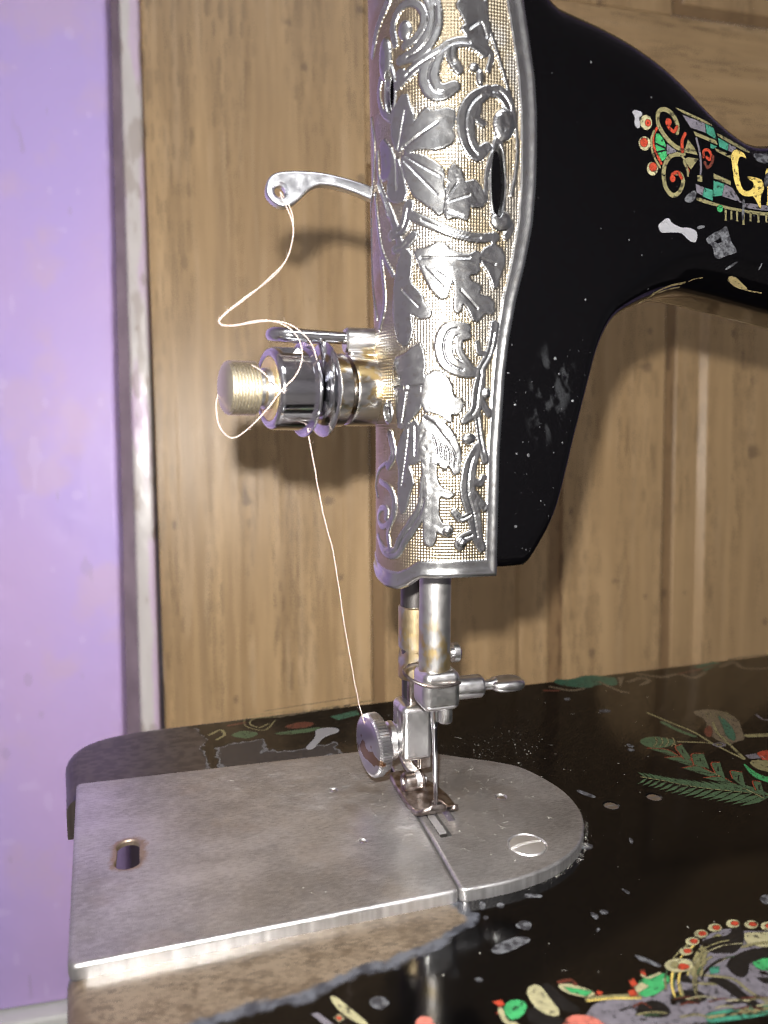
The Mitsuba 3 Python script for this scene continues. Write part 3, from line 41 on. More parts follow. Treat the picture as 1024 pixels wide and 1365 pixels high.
BED_CHIPS_GLINTS = [[[1.2,-42.4],[2.8,-41.5],[4.4,-41.6],[5.1,-43.1],[3.8,-44.5],[2.3,-43.9]],[[-6.3,-47.6],[-5.2,-46.5],[-1.8,-45.8],[0.8,-45.5],[2.7,-46.6],[2.2,-47.5],[0.1,-48.1],[-2.0,-48.7],[-4.6,-49.1],[-6.0,-48.7]],[[0.6,-35.2],[1.7,-34.8],[2.4,-35.6],[1.7,-36.5],[0.5,-36.4]],[[18.3,-43.4],[19.1,-43.1],[19.6,-44.9],[18.7,-45.6],[18.2,-45.1]],[[20.6,-43.4],[21.8,-43.1],[22.4,-44.2],[21.5,-44.7],[20.4,-44.2]],[[29.3,-38.2],[30.1,-38.3],[30.6,-40.0],[29.8,-40.4]],[[7.7,-34.0],[8.9,-33.7],[11.8,-35.2],[11.1,-35.9],[7.8,-35.0]],[[56.5,-49.5],[58.7,-48.9],[59.5,-49.9],[58.5,-51.8],[56.1,-51.9],[55.7,-50.8]],[[19.4,-56.9],[20.4,-56.9],[23.3,-60.6],[22.3,-61.1],[20.3,-58.7]],[[16.5,-48.3],[17.4,-47.9],[17.5,-48.6],[16.4,-49.2]],[[-32.9,-53.3],[-31.5,-52.1],[-29.6,-53.2],[-29.2,-54.7],[-30.9,-55.6],[-32.3,-54.8]],[[0.7,-35.0],[1.7,-34.8],[2.3,-35.8],[1.0,-36.2]],[[-12.6,-53.5],[-11.4,-53.5],[-10.9,-54.4],[-12.2,-54.5]],[[-2.7,-33.3],[-1.4,-33.4],[-1.9,-35.5],[-3.4,-36.4]],[[-3.8,-37.9],[-2.8,-37.8],[-2.7,-38.8],[-3.8,-39.0]],[[-24.4,51.3],[-23.5,53.8],[-20.6,57.8],[-18.9,61.6],[-18.9,64.3],[-17.0,65.7],[-13.0,65.9],[-10.4,63.5],[-11.5,61.0],[-14.2,60.2],[-17.2,58.4],[-19.7,54.5],[-22.2,50.7]],[[29.7,-20.6],[32.0,-20.1],[33.1,-21.6],[31.6,-23.0],[29.6,-22.4]],[[43.5,-20.9],[43.8,-22.5],[42.3,-24.1],[42.4,-22.6]],[[43.1,3.4],[44.7,3.9],[47.1,-0.8],[46.0,-1.8],[44.1,1.1]],[[75.2,26.0],[76.6,24.0],[75.5,22.7],[74.2,24.2]],[[73.3,22.9],[75.3,21.8],[74.1,20.4],[72.5,21.3]],[[82.4,53.3],[86.5,52.1],[85.1,49.9],[81.8,51.2]],[[76.7,67.1],[78.8,66.5],[77.1,64.1],[75.5,65.0]]]
SCREWS = [[48.3,-6.0],[62.2,-5.5]]
WORN = [[-86.4,-30.8],[-77.1,-32.4],[-56.2,-31.5],[-36.6,-31.5],[-30.1,-31.0],[-25.4,-31.4],[-12.8,-31.2],[-7.6,-33.5],[-7.0,-36.9],[-11.1,-39.6],[-19.1,-42.7],[-26.0,-44.0],[-32.1,-44.5],[-38.2,-45.6],[-44.2,-47.6],[-50.6,-47.2],[-55.9,-47.4],[-59.5,-48.1],[-66.5,-49.3],[-77.3,-49.3],[-84.3,-48.4]]
WORNB = [[-93.4,42.0],[-96.5,64.4],[-95.2,77.9],[-86.1,84.9],[-74.1,85.2],[-61.9,83.5],[-56.7,77.4],[-54.0,68.5],[-56.1,60.4],[-53.9,50.1],[-55.4,44.5],[-81.3,42.8],[-91.4,41.5]]
WORNC = [[-50.9,61.7],[-41.4,61.8],[-35.9,63.1],[-37.5,54.9],[-28.4,52.1],[-21.1,52.8],[-13.6,53.4],[-14.5,44.6],[-27.5,44.3],[-49.9,44.8],[-52.6,53.9]]
THREAD = {"a":[[-37.24,3.0,150.76],[-37.38,1.2,149.13],[-36.44,1.0,147.4],[-35.47,1.0,145.39],[-34.84,1.0,142.87],[-35.05,1.0,140.11],[-35.76,1.0,137.31],[-37.15,1.0,134.79],[-39.69,0.0,132.2],[-43.03,-1.0,128.96],[-46.46,-2.0,126.08],[-49.82,-3.0,123.42],[-51.61,-3.0,121.62],[-51.32,-3.0,120.68],[-49.1,-3.0,120.44],[-45.55,-3.0,121.05],[-41.31,-3.0,121.69],[-37.68,-3.0,121.5],[-35.21,-4.0,120.17],[-33.08,-5.0,118.03],[-32.06,-6.5,115.82],[-31.46,-7.5,113.17]],"b":[[-37.05,4.2,151.11],[-35.86,2.4,148.78],[-35.22,1.4,146.64],[-34.79,1.2,143.89],[-34.84,1.2,140.49],[-36.04,1.4,136.73],[-38.19,1.0,133.27],[-41.73,0.0,129.99],[-45.52,-1.0,127.24],[-49.33,-3.0,124.07],[-51.28,-3.0,122.26],[-51.97,-3.3,121.09],[-51.01,-3.0,120.37],[-47.81,-3.0,120.73],[-43.43,-3.0,121.77],[-39.81,-4.0,121.46],[-37.2,-5.0,120.15],[-35.5,-5.5,118.39],[-34.71,-6.5,116.38],[-34.9,-8.2,113.67],[-35.7,-8.8,111.06],[-37.03,-8.8,108.97],[-38.85,-8.8,107.19],[-40.28,-8.5,105.6],[-42.03,-8.0,103.2],[-44.43,-7.5,100.47],[-47.1,-6.5,97.9],[-49.28,-5.5,96.44],[-51.1,-4.5,96.75],[-52.53,-3.0,99.01],[-52.86,-2.0,102.11],[-52.47,0.0,105.1],[-50.86,5.0,107.8],[-48.33,8.0,110.54],[-46.34,2.0,112.72],[-44.6,-5.5,111.58],[-42.39,-8.0,109.4],[-40.33,-9.0,107.17],[-38.9,-9.0,105.91]],"c":[[-32.36,0.0,99.13],[-32.15,-0.5,95.88],[-31.22,0.0,91.54],[-29.48,2.0,83.99],[-27.71,3.0,75.74],[-25.49,5.0,68.36],[-24.0,6.0,60.59],[-22.06,8.0,49.44],[-20.24,10.0,40.84],[-17.98,12.0,29.88],[-16.93,13.0,25.28],[-15.86,13.2,21.34],[-14.61,14.0,17.94]]}

# ------------------------------------------------------------------ materials
def add_bsdf(key, d, two=True):
    d = {'type': 'twosided', 'bsdf': d} if two else d
    scene[key] = {**d, 'id': key} if False else d
    return key
def rgb(c): return {'type': 'rgb', 'value': list(c)} if not isinstance(c, dict) else c
def pr(key, color, rough=0.4, metal=0.0, spec=0.5, bump=None, scale=1.0, **kw):
    d = {'type': 'principled', 'base_color': rgb(color), 'roughness': rough, 'metallic': metal, **kw}
    if not metal: d['specular'] = spec
    if bump is not None:
        d = {'type': 'bumpmap', 'arbitrary': bump, 'scale': scale, 'bsdf': d}
    return add_bsdf(key, d)

def sd_poly(x, y, pts):
    """signed distance (negative inside) to a polygon, in the units of pts"""
    n = len(pts); d = mi.Float(1e9); s = mi.Float(1.0)
    for i in range(n):
        ax, ay = pts[i]; bx, by = pts[i - 1]
        ex, ey = bx - ax, by - ay; wx, wy = x - ax, y - ay
        t = dr.clip((wx * ex + wy * ey) / (ex * ex + ey * ey + 1e-9), 0, 1)
        d = dr.minimum(d, dr.square(wx - ex * t) + dr.square(wy - ey * t))
        c1, c2, c3 = y >= ay, y < by, ex * wy > ey * wx
        s = dr.select((c1 & c2 & c3) | (~c1 & ~c2 & ~c3), -s, s)
    return s * dr.sqrt(d)

def bed_zones(p):
    x, y = p.x * 1000, p.y * 1000
    rag = (fbm(x * .34, y * .34, 3.0, 4) - .5) * 4.6
    a = sd_poly(x, y, WORN) + rag * .6
    b = sd_poly(x, y, WORNB) + rag * .9
    c = sd_poly(x, y, WORNC) + rag * 1.1
    flank = (p.z < -0.0036) & (p.x < -0.088)
    return a, dr.select((p.z < -.0036) & (p.x < -.086), rag * .5 - 1.5, b), c, x, y
def bed_color(p, n, uv):
    a, b, c, x, y = bed_zones(p)
    grain = .5 * fbm(x * .9 + y * .5, y * 1.6, 1.0, 4) + .5 * fbm(x * .16 + 3, y * .2, 6.0, 3)
    bare = mix((.040, .029, .019), (.072, .056, .040), smoothstep(.3, .7, grain))
    bare = mix(bare, (.028, .021, .015), .6 * smoothstep(.58, .74, fbm(x * .5 + y * .4, y * 1.3 - x * .2, 9.0, 4)))
    under = mix((.014, .015, .019), (.036, .039, .047), smoothstep(.25, .75, fbm(x * .45, y * .45, 5.0, 3)))
    old = mix((.010, .0075, .0070), (.021, .0165, .0145), smoothstep(.3, .7, fbm(x * .5, y * .7, 2.0, 5)))
    rim = mix((.02, .022, .027), (.075, .08, .09), fbm(x * 2., y * 2., 4.0, 2))
    col = mi.Color3f(.0006, .00055, .0006)
    col = mix(col, under, 1 - smoothstep(1.6, 3.0, a + .9 * (fbm(x * .9, y * .9, 15.0, 3) - .5)))
    col = mix(col, bare, 1 - smoothstep(-.7, .7, a))
    col = mix(col, rim, smoothstep(-.9, -.6, c) * (1 - smoothstep(-.1, .2, c)))
    col = mix(col, (.010, .010, .012), 1 - smoothstep(-1.0, -.7, c))
    col = mix(col, rim, smoothstep(-.5, -.2, b) * (1 - smoothstep(.05, .25, b)) * smoothstep(.4, .6, fbm(x * .3, y * .3, 7.0, 2)))
    return mix(col, old, 1 - smoothstep(-.6, -.3, b))
def bed_rough(p, n, uv):
    a, b, c, x, y = bed_zones(p)
    worn = dr.maximum(1 - smoothstep(1.5, 3.0, a), .75 * (1 - smoothstep(-.3, .2, b)))
    worn = dr.maximum(worn, .5 * (1 - smoothstep(-.4, .1, c)))
    return .06 + .05 * fbm(x * .12, y * .12, 8.0, 3) + .26 * worn
def bed_bump(p, n, uv):
    a, b, c, x, y = bed_zones(p)
    return .00003 * (smoothstep(1.6, 3.0, a) + smoothstep(-.3, .1, b) + .6 * smoothstep(-.5, .1, c)) + .000035 * fbm(x * 3, y * 3, 1.0, 2) * (1 - smoothstep(1.7, 2.4, a))

def arm_color(p, n, uv):
    x, z = p.x * 1000, p.z * 1000
    scuff = smoothstep(.50, .72, fbm(x * .55 + z * .15, z * .30 - x * .1, 4.0, 4)) * (1 - smoothstep(.55, 1.0, dr.sqrt(dr.square((x - 21 - (z - 106) * .15) / 6.5) + dr.square((z - 107) / 14.0))))
    return mix((.0006, .00055, .0007), (.0075, .0078, .0085), scuff)
def arm_rough(p, n, uv):
    return .06 + .05 * smoothstep(.45, .8, fbm(p.x * 140, p.z * 110, 2.0, 4))

def steel_color(p, n, uv):
    x, y = p.x * 1000, p.y * 1000
    a = fbm(x * .07, y * .09, 1.0, 4); b = fbm(x * .35, y * .35, 5.0, 4); f = fbm(x * .9, y * 5.0, 2.0, 3)
    c = mix((.27, .26, .255), (.54, .53, .53), smoothstep(.22, .80, .50 * a + .08 * b + .42 * f))
    stain = smoothstep(.60, .78, fbm(x * .1 + 4, y * .1, 8.0, 4))
    c = mix(c, (.36, .30, .24), stain * .2)
    hole = dr.sqrt(dr.square(x + 75.4) + dr.square(dr.maximum(dr.abs(y - 2.3) - 3.2, 0)))
    ring = (1 - smoothstep(3.2, 4.6, hole + 1.6 * (fbm(x, y, 3.0, 3) - .5)))
    return mix(c, (.30, .19, .10), ring * .7)
def steel_rough(p, n, uv):
    x, y = p.x * 1000, p.y * 1000
    return .25 + .18 * fbm(x * .07, y * .09, 3.0, 4) + .12 * (fbm(x * 1.0, y * 9, 6.0, 3) - .5)
def steel_bump(p, n, uv):
    x, y = p.x * 1000, p.y * 1000
    s = smoothstep(.72, .76, noise(x * .15 + y * .05, y * 9.0, 2.0)) + smoothstep(.75, .78, noise(x * 8.0 + y * 3., y * .22, 5.0))
    return .000016 * fbm(x * 1.0, y * 7, 1.0, 3) + .000012 * fbm(x * .5, y * .5, 4.0, 3) - .000012 * s
def bar_color(p, n, uv):
    z = p.z * 1000; x = p.x * 1000
    t = smoothstep(.42, .62, fbm(x * .5, z * .3, p.y * 300, 4)) * (1 - smoothstep(44, 56, z))
    return mix((.47, .46, .45), (.50, .38, .19), dr.maximum(t, (p.y > .010) * .85 * smoothstep(.25, .5, fbm(x * .4, z * .22, 6.0, 4))))
def worn_nickel(p, n, uv):
    x, y, z = p.x * 1000, p.y * 1000, p.z * 1000
    return mix((.74, .73, .73), (.42, .27, .17), smoothstep(.56, .62, fbm(x * .3 + 3, y * .22, z * .25, 3)))
def tarnish(p, n, uv):
    x, y, z = p.x * 1000, p.y * 1000, p.z * 1000
    return mix((.70, .68, .66), (.58, .44, .22), smoothstep(.50, .68, fbm(x * .35, y * .3, z * .45, 4) + .012 * (z - 107)))
def pit_rough(base, amp):
    return lambda p, n, uv: base + amp * fbm(p.x * 700, p.y * 700, p.z * 700, 3)
def gilt(p, n, uv):
    x, y, z = p.x * 1000, p.y * 1000, p.z * 1000
    return mix((.64, .59, .50), (.60, .50, .34), smoothstep(.35, .62, fbm(x * .16 + y * .12, z * .10, 3.0, 4)))
def silver(p, n, uv):
    x, y, z = p.x * 1000, p.y * 1000, p.z * 1000
    c = mix((.66, .67, .66), (.78, .79, .78), fbm(x * .3, y * .3, z * .3, 3))
    return mix(c, (.60, .56, .50), smoothstep(.58, .72, fbm(x * .9, y * .9, z * .9, 4)) * .45)
def bronze(p, n, uv):
    return mix((.26, .21, .18), (.52, .47, .44), smoothstep(.35, .7, fbm(p.x * 600, p.y * 500, p.z * 500, 4)))

def ab(p):  # coordinates in the plane of the door, metres
    return (p.x + .067) * .99863 - (p.y - .33) * .05234, (p.z - .1)
def grain(a, b, seed, k=1.0):
    """wood figure along b"""
    warp = fbm(a * 7, b * 1.6, seed, 3)
    rings = noise(a * 46 + warp * 7.0, b * .6, seed + 1)
    fib = fbm(a * 190, b * 7, seed + 2, 4); fine = fbm(a * 950, b * 40, seed + 3, 3)
    c = mix((.235, .150, .072), (.400, .272, .142), smoothstep(.5 - .30 / k, .5 + .30 / k, .30 * rings + .45 * fib + .25 * fine))
    streak = smoothstep(.58, .78, fbm(a * 120, b * 8, seed + 5, 2))
    c = mix(c, (.125, .078, .040), streak * .32 * k)
    pale = smoothstep(.62, .8, fbm(a * 210, b * 12, seed + 15, 2)); c = mix(c, (.45, .33, .205), pale * .35 * k)
    pore = smoothstep(.60, .72, noise(a * 1500, b * 90, seed + 21)) * smoothstep(.35, .6, noise(a * 90, b * 8, seed + 22)); c = mix(c, (.11, .07, .036), pore * .5)
    haze = smoothstep(.45, .72, fbm(a * 12, b * 6, seed + 7, 4))
    c = mix(c, (.255, .170, .090), haze * .35)
    knot = smoothstep(.89, .95, noise(a * 110, b * 75, seed + 11)) * smoothstep(.5, .6, noise(a * 25, b * 20, seed + 12))
    return mix(c, (.10, .065, .04), knot * .6)
def wood_v(p, n, uv):
    a, b = ab(p); return grain(a, b, 3.0, .85)
def wood_p(p, n, uv):
    a, b = ab(p); return grain(a, b, 23.0, .42)
def wood_h(p, n, uv):
    a, b = ab(p); return grain(b, a, 13.0, .5)
def wood_bump(p, n, uv):
    a, b = ab(p); return .0004 * fbm(a * 260, b * 14, 4.0, 3)
def wood_bump_h(p, n, uv):
    a, b = ab(p); return .00020 * fbm(b * 320, a * 16, 4.0, 3)
def lilac(p, n, uv):
    a, b = ab(p)
    t = fbm(a * 34, b * 30, 1.0, 4)
    c = mix((.395, .300, .600), (.440, .315, .550), smoothstep(.36, .66, fbm(a * 8 + 2.4, b * 5, 2.0, 4)))
    c = mix(c, (.475, .345, .455), smoothstep(.50, .74, t) * .45)
    c = mix(c, (.30, .23, .36), smoothstep(.80, .88, fbm(a * 140, b * 45, 12.0, 2)) * .35)
    return mix(c, (.56, .47, .68), smoothstep(.88, .93, noise(a * 130, b * 90, 5.0)) * .2)
def frame_paint(p, n, uv):
    a, b = ab(p)
    c = mix((.40, .37, .355), (.52, .49, .475), fbm(a * 60, b * 18, 1.0, 4))
    smear = smoothstep(.56, .66, fbm(a * 90 + 5, b * 11, 6.0, 4))
    c = mix(c, (.45, .33, .47), smear * .75)
    c = mix(c, (.27, .22, .19), smoothstep(.60, .70, fbm(a * 130 + 2, b * 40, 16.0, 4)) * .55)
    return mix(c, (.19, .14, .11), smoothstep(.78, .84, noise(a * 110, b * 70, 4.0)) * .7)

def build_materials():
    pr('enamel_bed', proc(bed_color), proc(bed_rough), spec=.5, bump=proc(bed_bump, eps=1e-4), clearcoat=.0)
    pr('enamel_arm', proc(arm_color), proc(arm_rough), spec=.32)
    pr('steel', proc(steel_color), proc(steel_rough), .92, bump=proc(steel_bump, eps=1e-4))
    pr('screw_steel', (.84, .83, .81), .46, 1.0)
    pr('dull_steel', (.17, .16, .155), .40, 1.0)
    pr('chrome', (.80, .80, .82), proc(pit_rough(.05, .10)), 1.0)
    pr('nickel', (.74, .73, .72), proc(pit_rough(.18, .20)), 1.0)
    pr('satin', (.74, .76, .80), proc(pit_rough(.15, .20)), 1.0)
    pr('ornament', proc(silver), proc(pit_rough(.12, .10)), 1.0)
    pr('gilt_ground', proc(gilt), .24, 1.0)
    pr('bar_steel', proc(bar_color), proc(pit_rough(.30, .16)), 1.0)
    pr('worn_nickel', proc(worn_nickel), .22, 1.0)
    pr('tarnish', proc(tarnish), proc(pit_rough(.14, .16)), 1.0)
    pr('brass', (.82, .64, .36), .48, 1.0)
    pr('knurl_brass', (.70, .64, .50), .38, 1.0)
    pr('bronze', proc(bronze), .28, 1.0)
    pr('dark_steel', (.16, .15, .145), .34, 1.0)
    pr('wood_v', proc(wood_v), .40, spec=.34, bump=proc(wood_bump, eps=4e-4))
    pr('wood_p', proc(wood_p), .40, spec=.34, bump=proc(wood_bump, eps=4e-4))
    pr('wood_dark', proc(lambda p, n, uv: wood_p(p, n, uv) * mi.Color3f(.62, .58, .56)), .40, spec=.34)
    pr('wood_h', proc(wood_h), .40, spec=.34, bump=proc(wood_bump_h, eps=4e-4))
    pr('lilac', proc(lilac), .45, spec=.4, bump=proc(lambda p, n, uv: .0007 * fbm(p.x * 90, p.z * 90, p.y * 90, 3), eps=6e-4))
    pr('frame_paint', proc(frame_paint), .32, spec=.5, bump=proc(lambda p, n, uv: .0009 * fbm(p.x * 150, p.y * 150, p.z * 60, 3), eps=5e-4))
    pr('seam_mauve', proc(lambda p, n, uv: mix((.115, .085, .110), (.23, .175, .215), fbm(p.x * 200, p.y * 200, p.z * 55, 4))), .7, spec=.2)
    pr('skirting', (.55, .55, .52), .4)
    pr('floor_tile', (.30, .28, .26), .35)
    pr('plaster', (.75, .74, .72), .8)
    pr('thread', (.25, .200, .180), .8, spec=.1)
    pr('lint', (.20, .195, .175), .8, spec=.2)
    pr('chip_grey', proc(lambda p, n, uv: mix((.010, .010, .012), (.050, .052, .057), smoothstep(.36, .68, fbm(p.x * 1100, p.y * 1100, p.z * 1100, 4)))), .45); pr('chip_glint_white', (.11, .11, .118), .35)  # the white one colours bright reflections modelled as flakes
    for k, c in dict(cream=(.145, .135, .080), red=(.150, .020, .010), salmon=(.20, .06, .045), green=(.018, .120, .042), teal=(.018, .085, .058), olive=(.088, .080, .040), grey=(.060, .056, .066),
                     gold=(.26, .20, .055), black=(.0035, .0034, .0036), darkred=(.045, .012, .008), leaf=(.022, .042, .022), dim=(.055, .044, .030), dimgreen=(.012, .046, .030), worn=(.10, .080, .038)).items():  # last ink paints the highlight along the crease under the arm
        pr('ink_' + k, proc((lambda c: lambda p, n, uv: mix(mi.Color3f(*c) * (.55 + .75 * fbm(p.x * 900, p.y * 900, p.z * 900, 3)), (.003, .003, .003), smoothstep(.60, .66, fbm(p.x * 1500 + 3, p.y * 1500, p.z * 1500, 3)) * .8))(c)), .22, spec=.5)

# ------------------------------------------------------------------ helpers
def count(key):
    if key not in scene and not any(k.startswith(key + '__') for k in scene): return key
    i = 1
    while f'{key}_{i:03d}' in scene or any(k.startswith(f'{key}_{i:03d}__') for k in scene): i += 1
    return f'{key}_{i:03d}'
def put(key, mesh, mat, smooth=30, to_world=None, label=None, cat=None, group=None, kind=None, **kw):
    key = count(key)
    d = mikit.ply(mesh, mat, smooth, **kw)
    if to_world is not None: d['to_world'] = to_world
    scene[key] = d
    e = {}
    if label: e['label'] = label
    if cat: e['category'] = cat
    if group: e['group'] = group
    if kind: e['kind'] = kind
    if e: labels[key] = e
    return key
def cat_meshes(ms): return trimesh.util.concatenate(ms)
def scaled(m): m = m.copy(); m.apply_scale(MM); return m
def spline(pts, n=8):
    p = np.asarray(pts, float)
    if len(p) < 3: return p
    q = np.vstack([2 * p[0] - p[1], p, 2 * p[-1] - p[-2]]); out = []
    for i in range(1, len(q) - 2):
        t = np.linspace(0, 1, n, endpoint=False)[:, None]
        a, b, c, d = q[i - 1], q[i], q[i + 1], q[i + 2]
        out.append(.5 * (2 * b + (c - a) * t + (2 * a - 5 * b + 4 * c - d) * t * t + (3 * b - a - 3 * c + d) * t ** 3))
    return np.vstack(out + [p[-1:]])
def chaikin(p, k=2, closed=True):
    p = np.asarray(p, float)
    for _ in range(k):
        q = np.roll(p, -1, 0); p = np.stack([.75 * p + .25 * q, .25 * p + .75 * q], 1).reshape(-1, p.shape[1])
    return p
def lathe(profile, y, z, x0=0.0, n=72, wave=None):
    """profile [(x, r)...] turned about the X axis through (y, z), mm"""
    prof = np.asarray(profile, float); a = np.arange(n) * 2 * np.pi / n
    r = prof[:, 1][:, None] * np.ones(n)
    if wave is not None: r = r + wave[0](prof[:, 0])[:, None] * wave[1](a)[None]
    v = np.stack([np.repeat(prof[:, 0][:, None] + x0, n, 1), y + r * np.cos(a), z + r * np.sin(a)], -1).reshape(-1, 3)
    m = len(prof); i, j = np.meshgrid(np.arange(m - 1), np.arange(n), indexing='ij')
    q = np.stack([i * n + j, i * n + (j + 1) % n, (i + 1) * n + (j + 1) % n, (i + 1) * n + j], -1).reshape(-1, 4)
    f = np.vstack([q[:, [0, 1, 2]], q[:, [0, 2, 3]]])
    mesh = trimesh.Trimesh(v, f, process=False); mesh.merge_vertices(); mesh.update_faces(mesh.nondegenerate_faces()); mesh.fix_normals(); return mesh
def upright(profile, x, y, n=48):
    """profile [(z, r)...] turned about a vertical axis"""
    m = lathe(profile, 0, 0, 0, n); v = m.vertices.copy(); m.vertices = np.stack([x - v[:, 2], y + v[:, 1], v[:, 0]], -1); m.fix_normals(); return m
def tube(pts, r, n=10, sub=6):
    p = spline(pts, sub) if sub > 1 else np.asarray(pts, float)
    t = np.gradient(p, axis=0); t /= np.linalg.norm(t, axis=1, keepdims=True) + 1e-12
    a = np.cross(t[0], [0.3, 0.2, 0.9]); a /= np.linalg.norm(a); fr = []
    for k in range(len(p)):
        a = a - t[k] * (a @ t[k]); a /= np.linalg.norm(a); fr.append((a, np.cross(t[k], a)))
    ang = np.arange(n) * 2 * np.pi / n; r = np.broadcast_to(r, (len(p),)) if np.ndim(r) == 0 else np.interp(np.linspace(0, 1, len(p)), np.linspace(0, 1, len(r)), r)
    v = np.concatenate([p[k] + r[k] * (np.cos(ang)[:, None] * fr[k][0] + np.sin(ang)[:, None] * fr[k][1]) for k in range(len(p))] + [p[:1], p[-1:]])
    m = len(p); i, j = np.meshgrid(np.arange(m - 1), np.arange(n), indexing='ij')
    q = np.stack([i * n + j, i * n + (j + 1) % n, (i + 1) * n + (j + 1) % n, (i + 1) * n + j], -1).reshape(-1, 4)
    k = np.arange(n)
    f = np.vstack([q[:, [0, 1, 2]], q[:, [0, 2, 3]], np.stack([np.full(n, m * n), (k + 1) % n, k], 1), np.stack([np.full(n, m * n + 1), (m - 1) * n + k, (m - 1) * n + (k + 1) % n], 1)])
    return trimesh.Trimesh(v, f, process=False)
def rbox(lo, hi, r=.6, seg=3):
    """box with rounded edges"""
    import manifold3d as m3
    lo, hi = np.asarray(lo, float), np.asarray(hi, float); s = m3.Manifold.sphere(r, 4 * seg)
    parts = [s.translate([a, b, c]) for a in (lo[0] + r, hi[0] - r) for b in (lo[1] + r, hi[1] - r) for c in (lo[2] + r, hi[2] - r)]
    h = m3.Manifold.batch_hull(parts).to_mesh()
    return trimesh.Trimesh(h.vert_properties[:, :3], h.tri_verts, process=False)
def ringsolid(poly, D, r, k=6, plane='xz', centre=0.0, lo_r=None):
    """closed outline (CCW) made a slab of half thickness D whose edges are rounded by r (per vertex)"""
    p = np.asarray(poly, float); n = len(p); r = np.broadcast_to(np.asarray(r, float), (n,))
    e = np.roll(p, -1, 0) - p; nn = np.stack([e[:, 1], -e[:, 0]], 1); nn /= np.linalg.norm(nn, axis=1, keepdims=True) + 1e-12
    vn = nn + np.roll(nn, 1, 0); vn /= np.linalg.norm(vn, axis=1, keepdims=True) + 1e-12
    cosv = np.clip((vn * nn).sum(1), .5, 1)
    rings = []; al = np.linspace(0, np.pi / 2, k + 1)
    for a in al[::-1]: rings.append((p - vn * (r * (1 - np.cos(a)) / cosv)[:, None], -(D - r + r * np.sin(a))))
    rr = r if lo_r is None else np.broadcast_to(np.asarray(lo_r, float), (n,))
    for a in al: rings.append((p - vn * (rr * (1 - np.cos(a)) / cosv)[:, None], D - rr + rr * np.sin(a)))
    V = np.concatenate([np.column_stack([q, y]) for q, y in rings]); m = len(rings)
    i, j = np.meshgrid(np.arange(m - 1), np.arange(n), indexing='ij')
    Q = np.stack([i * n + j, i * n + (j + 1) % n, (i + 1) * n + (j + 1) % n, (i + 1) * n + j], -1).reshape(-1, 4)
    F = [Q[:, [0, 1, 2]], Q[:, [0, 2, 3]]]
    for base, flip in ((0, True), ((m - 1) * n, False)):
        t = np.asarray(mapbox_earcut.triangulate_float64(V[base:base + n, :2] + np.random.default_rng(n).uniform(-2e-4, 2e-4, (n, 2)), np.array([n], np.uint32))).reshape(-1, 3).astype(int) + base
        F.append(t[:, ::-1] if flip else t)
    V3 = np.stack([V[:, 0], V[:, 2] + centre, V[:, 1]], 1) if plane == 'xz' else np.stack([V[:, 0], V[:, 1], -V[:, 2] + centre], 1)
    mesh = trimesh.Trimesh(V3, np.vstack(F), process=False); mesh.merge_vertices(); mesh.fix_normals(); return mesh
def boolean(a, *cut, add=()):
    import manifold3d as m3
    mk = lambda t: m3.Manifold(m3.Mesh(np.asarray(t.vertices, np.float32), np.asarray(t.faces, np.uint32)))
    A = mk(a)
    for c in add: A = A + mk(c)
    for c in cut: A = A - mk(c)
    h = A.to_mesh(); return trimesh.Trimesh(h.vert_properties[:, :3], h.tri_verts, process=False)
def box(lo, hi):
    return trimesh.creation.box(bounds=[lo, hi])
def resample(p, step):
    p = np.vstack([p, p[:1]]); d = np.r_[0, np.cumsum(np.linalg.norm(np.diff(p, axis=0), axis=1))]
    s = np.linspace(0, d[-1], max(8, int(d[-1] / step)), endpoint=False)
    return np.stack([np.interp(s, d, p[:, k]) for k in range(2)], 1)

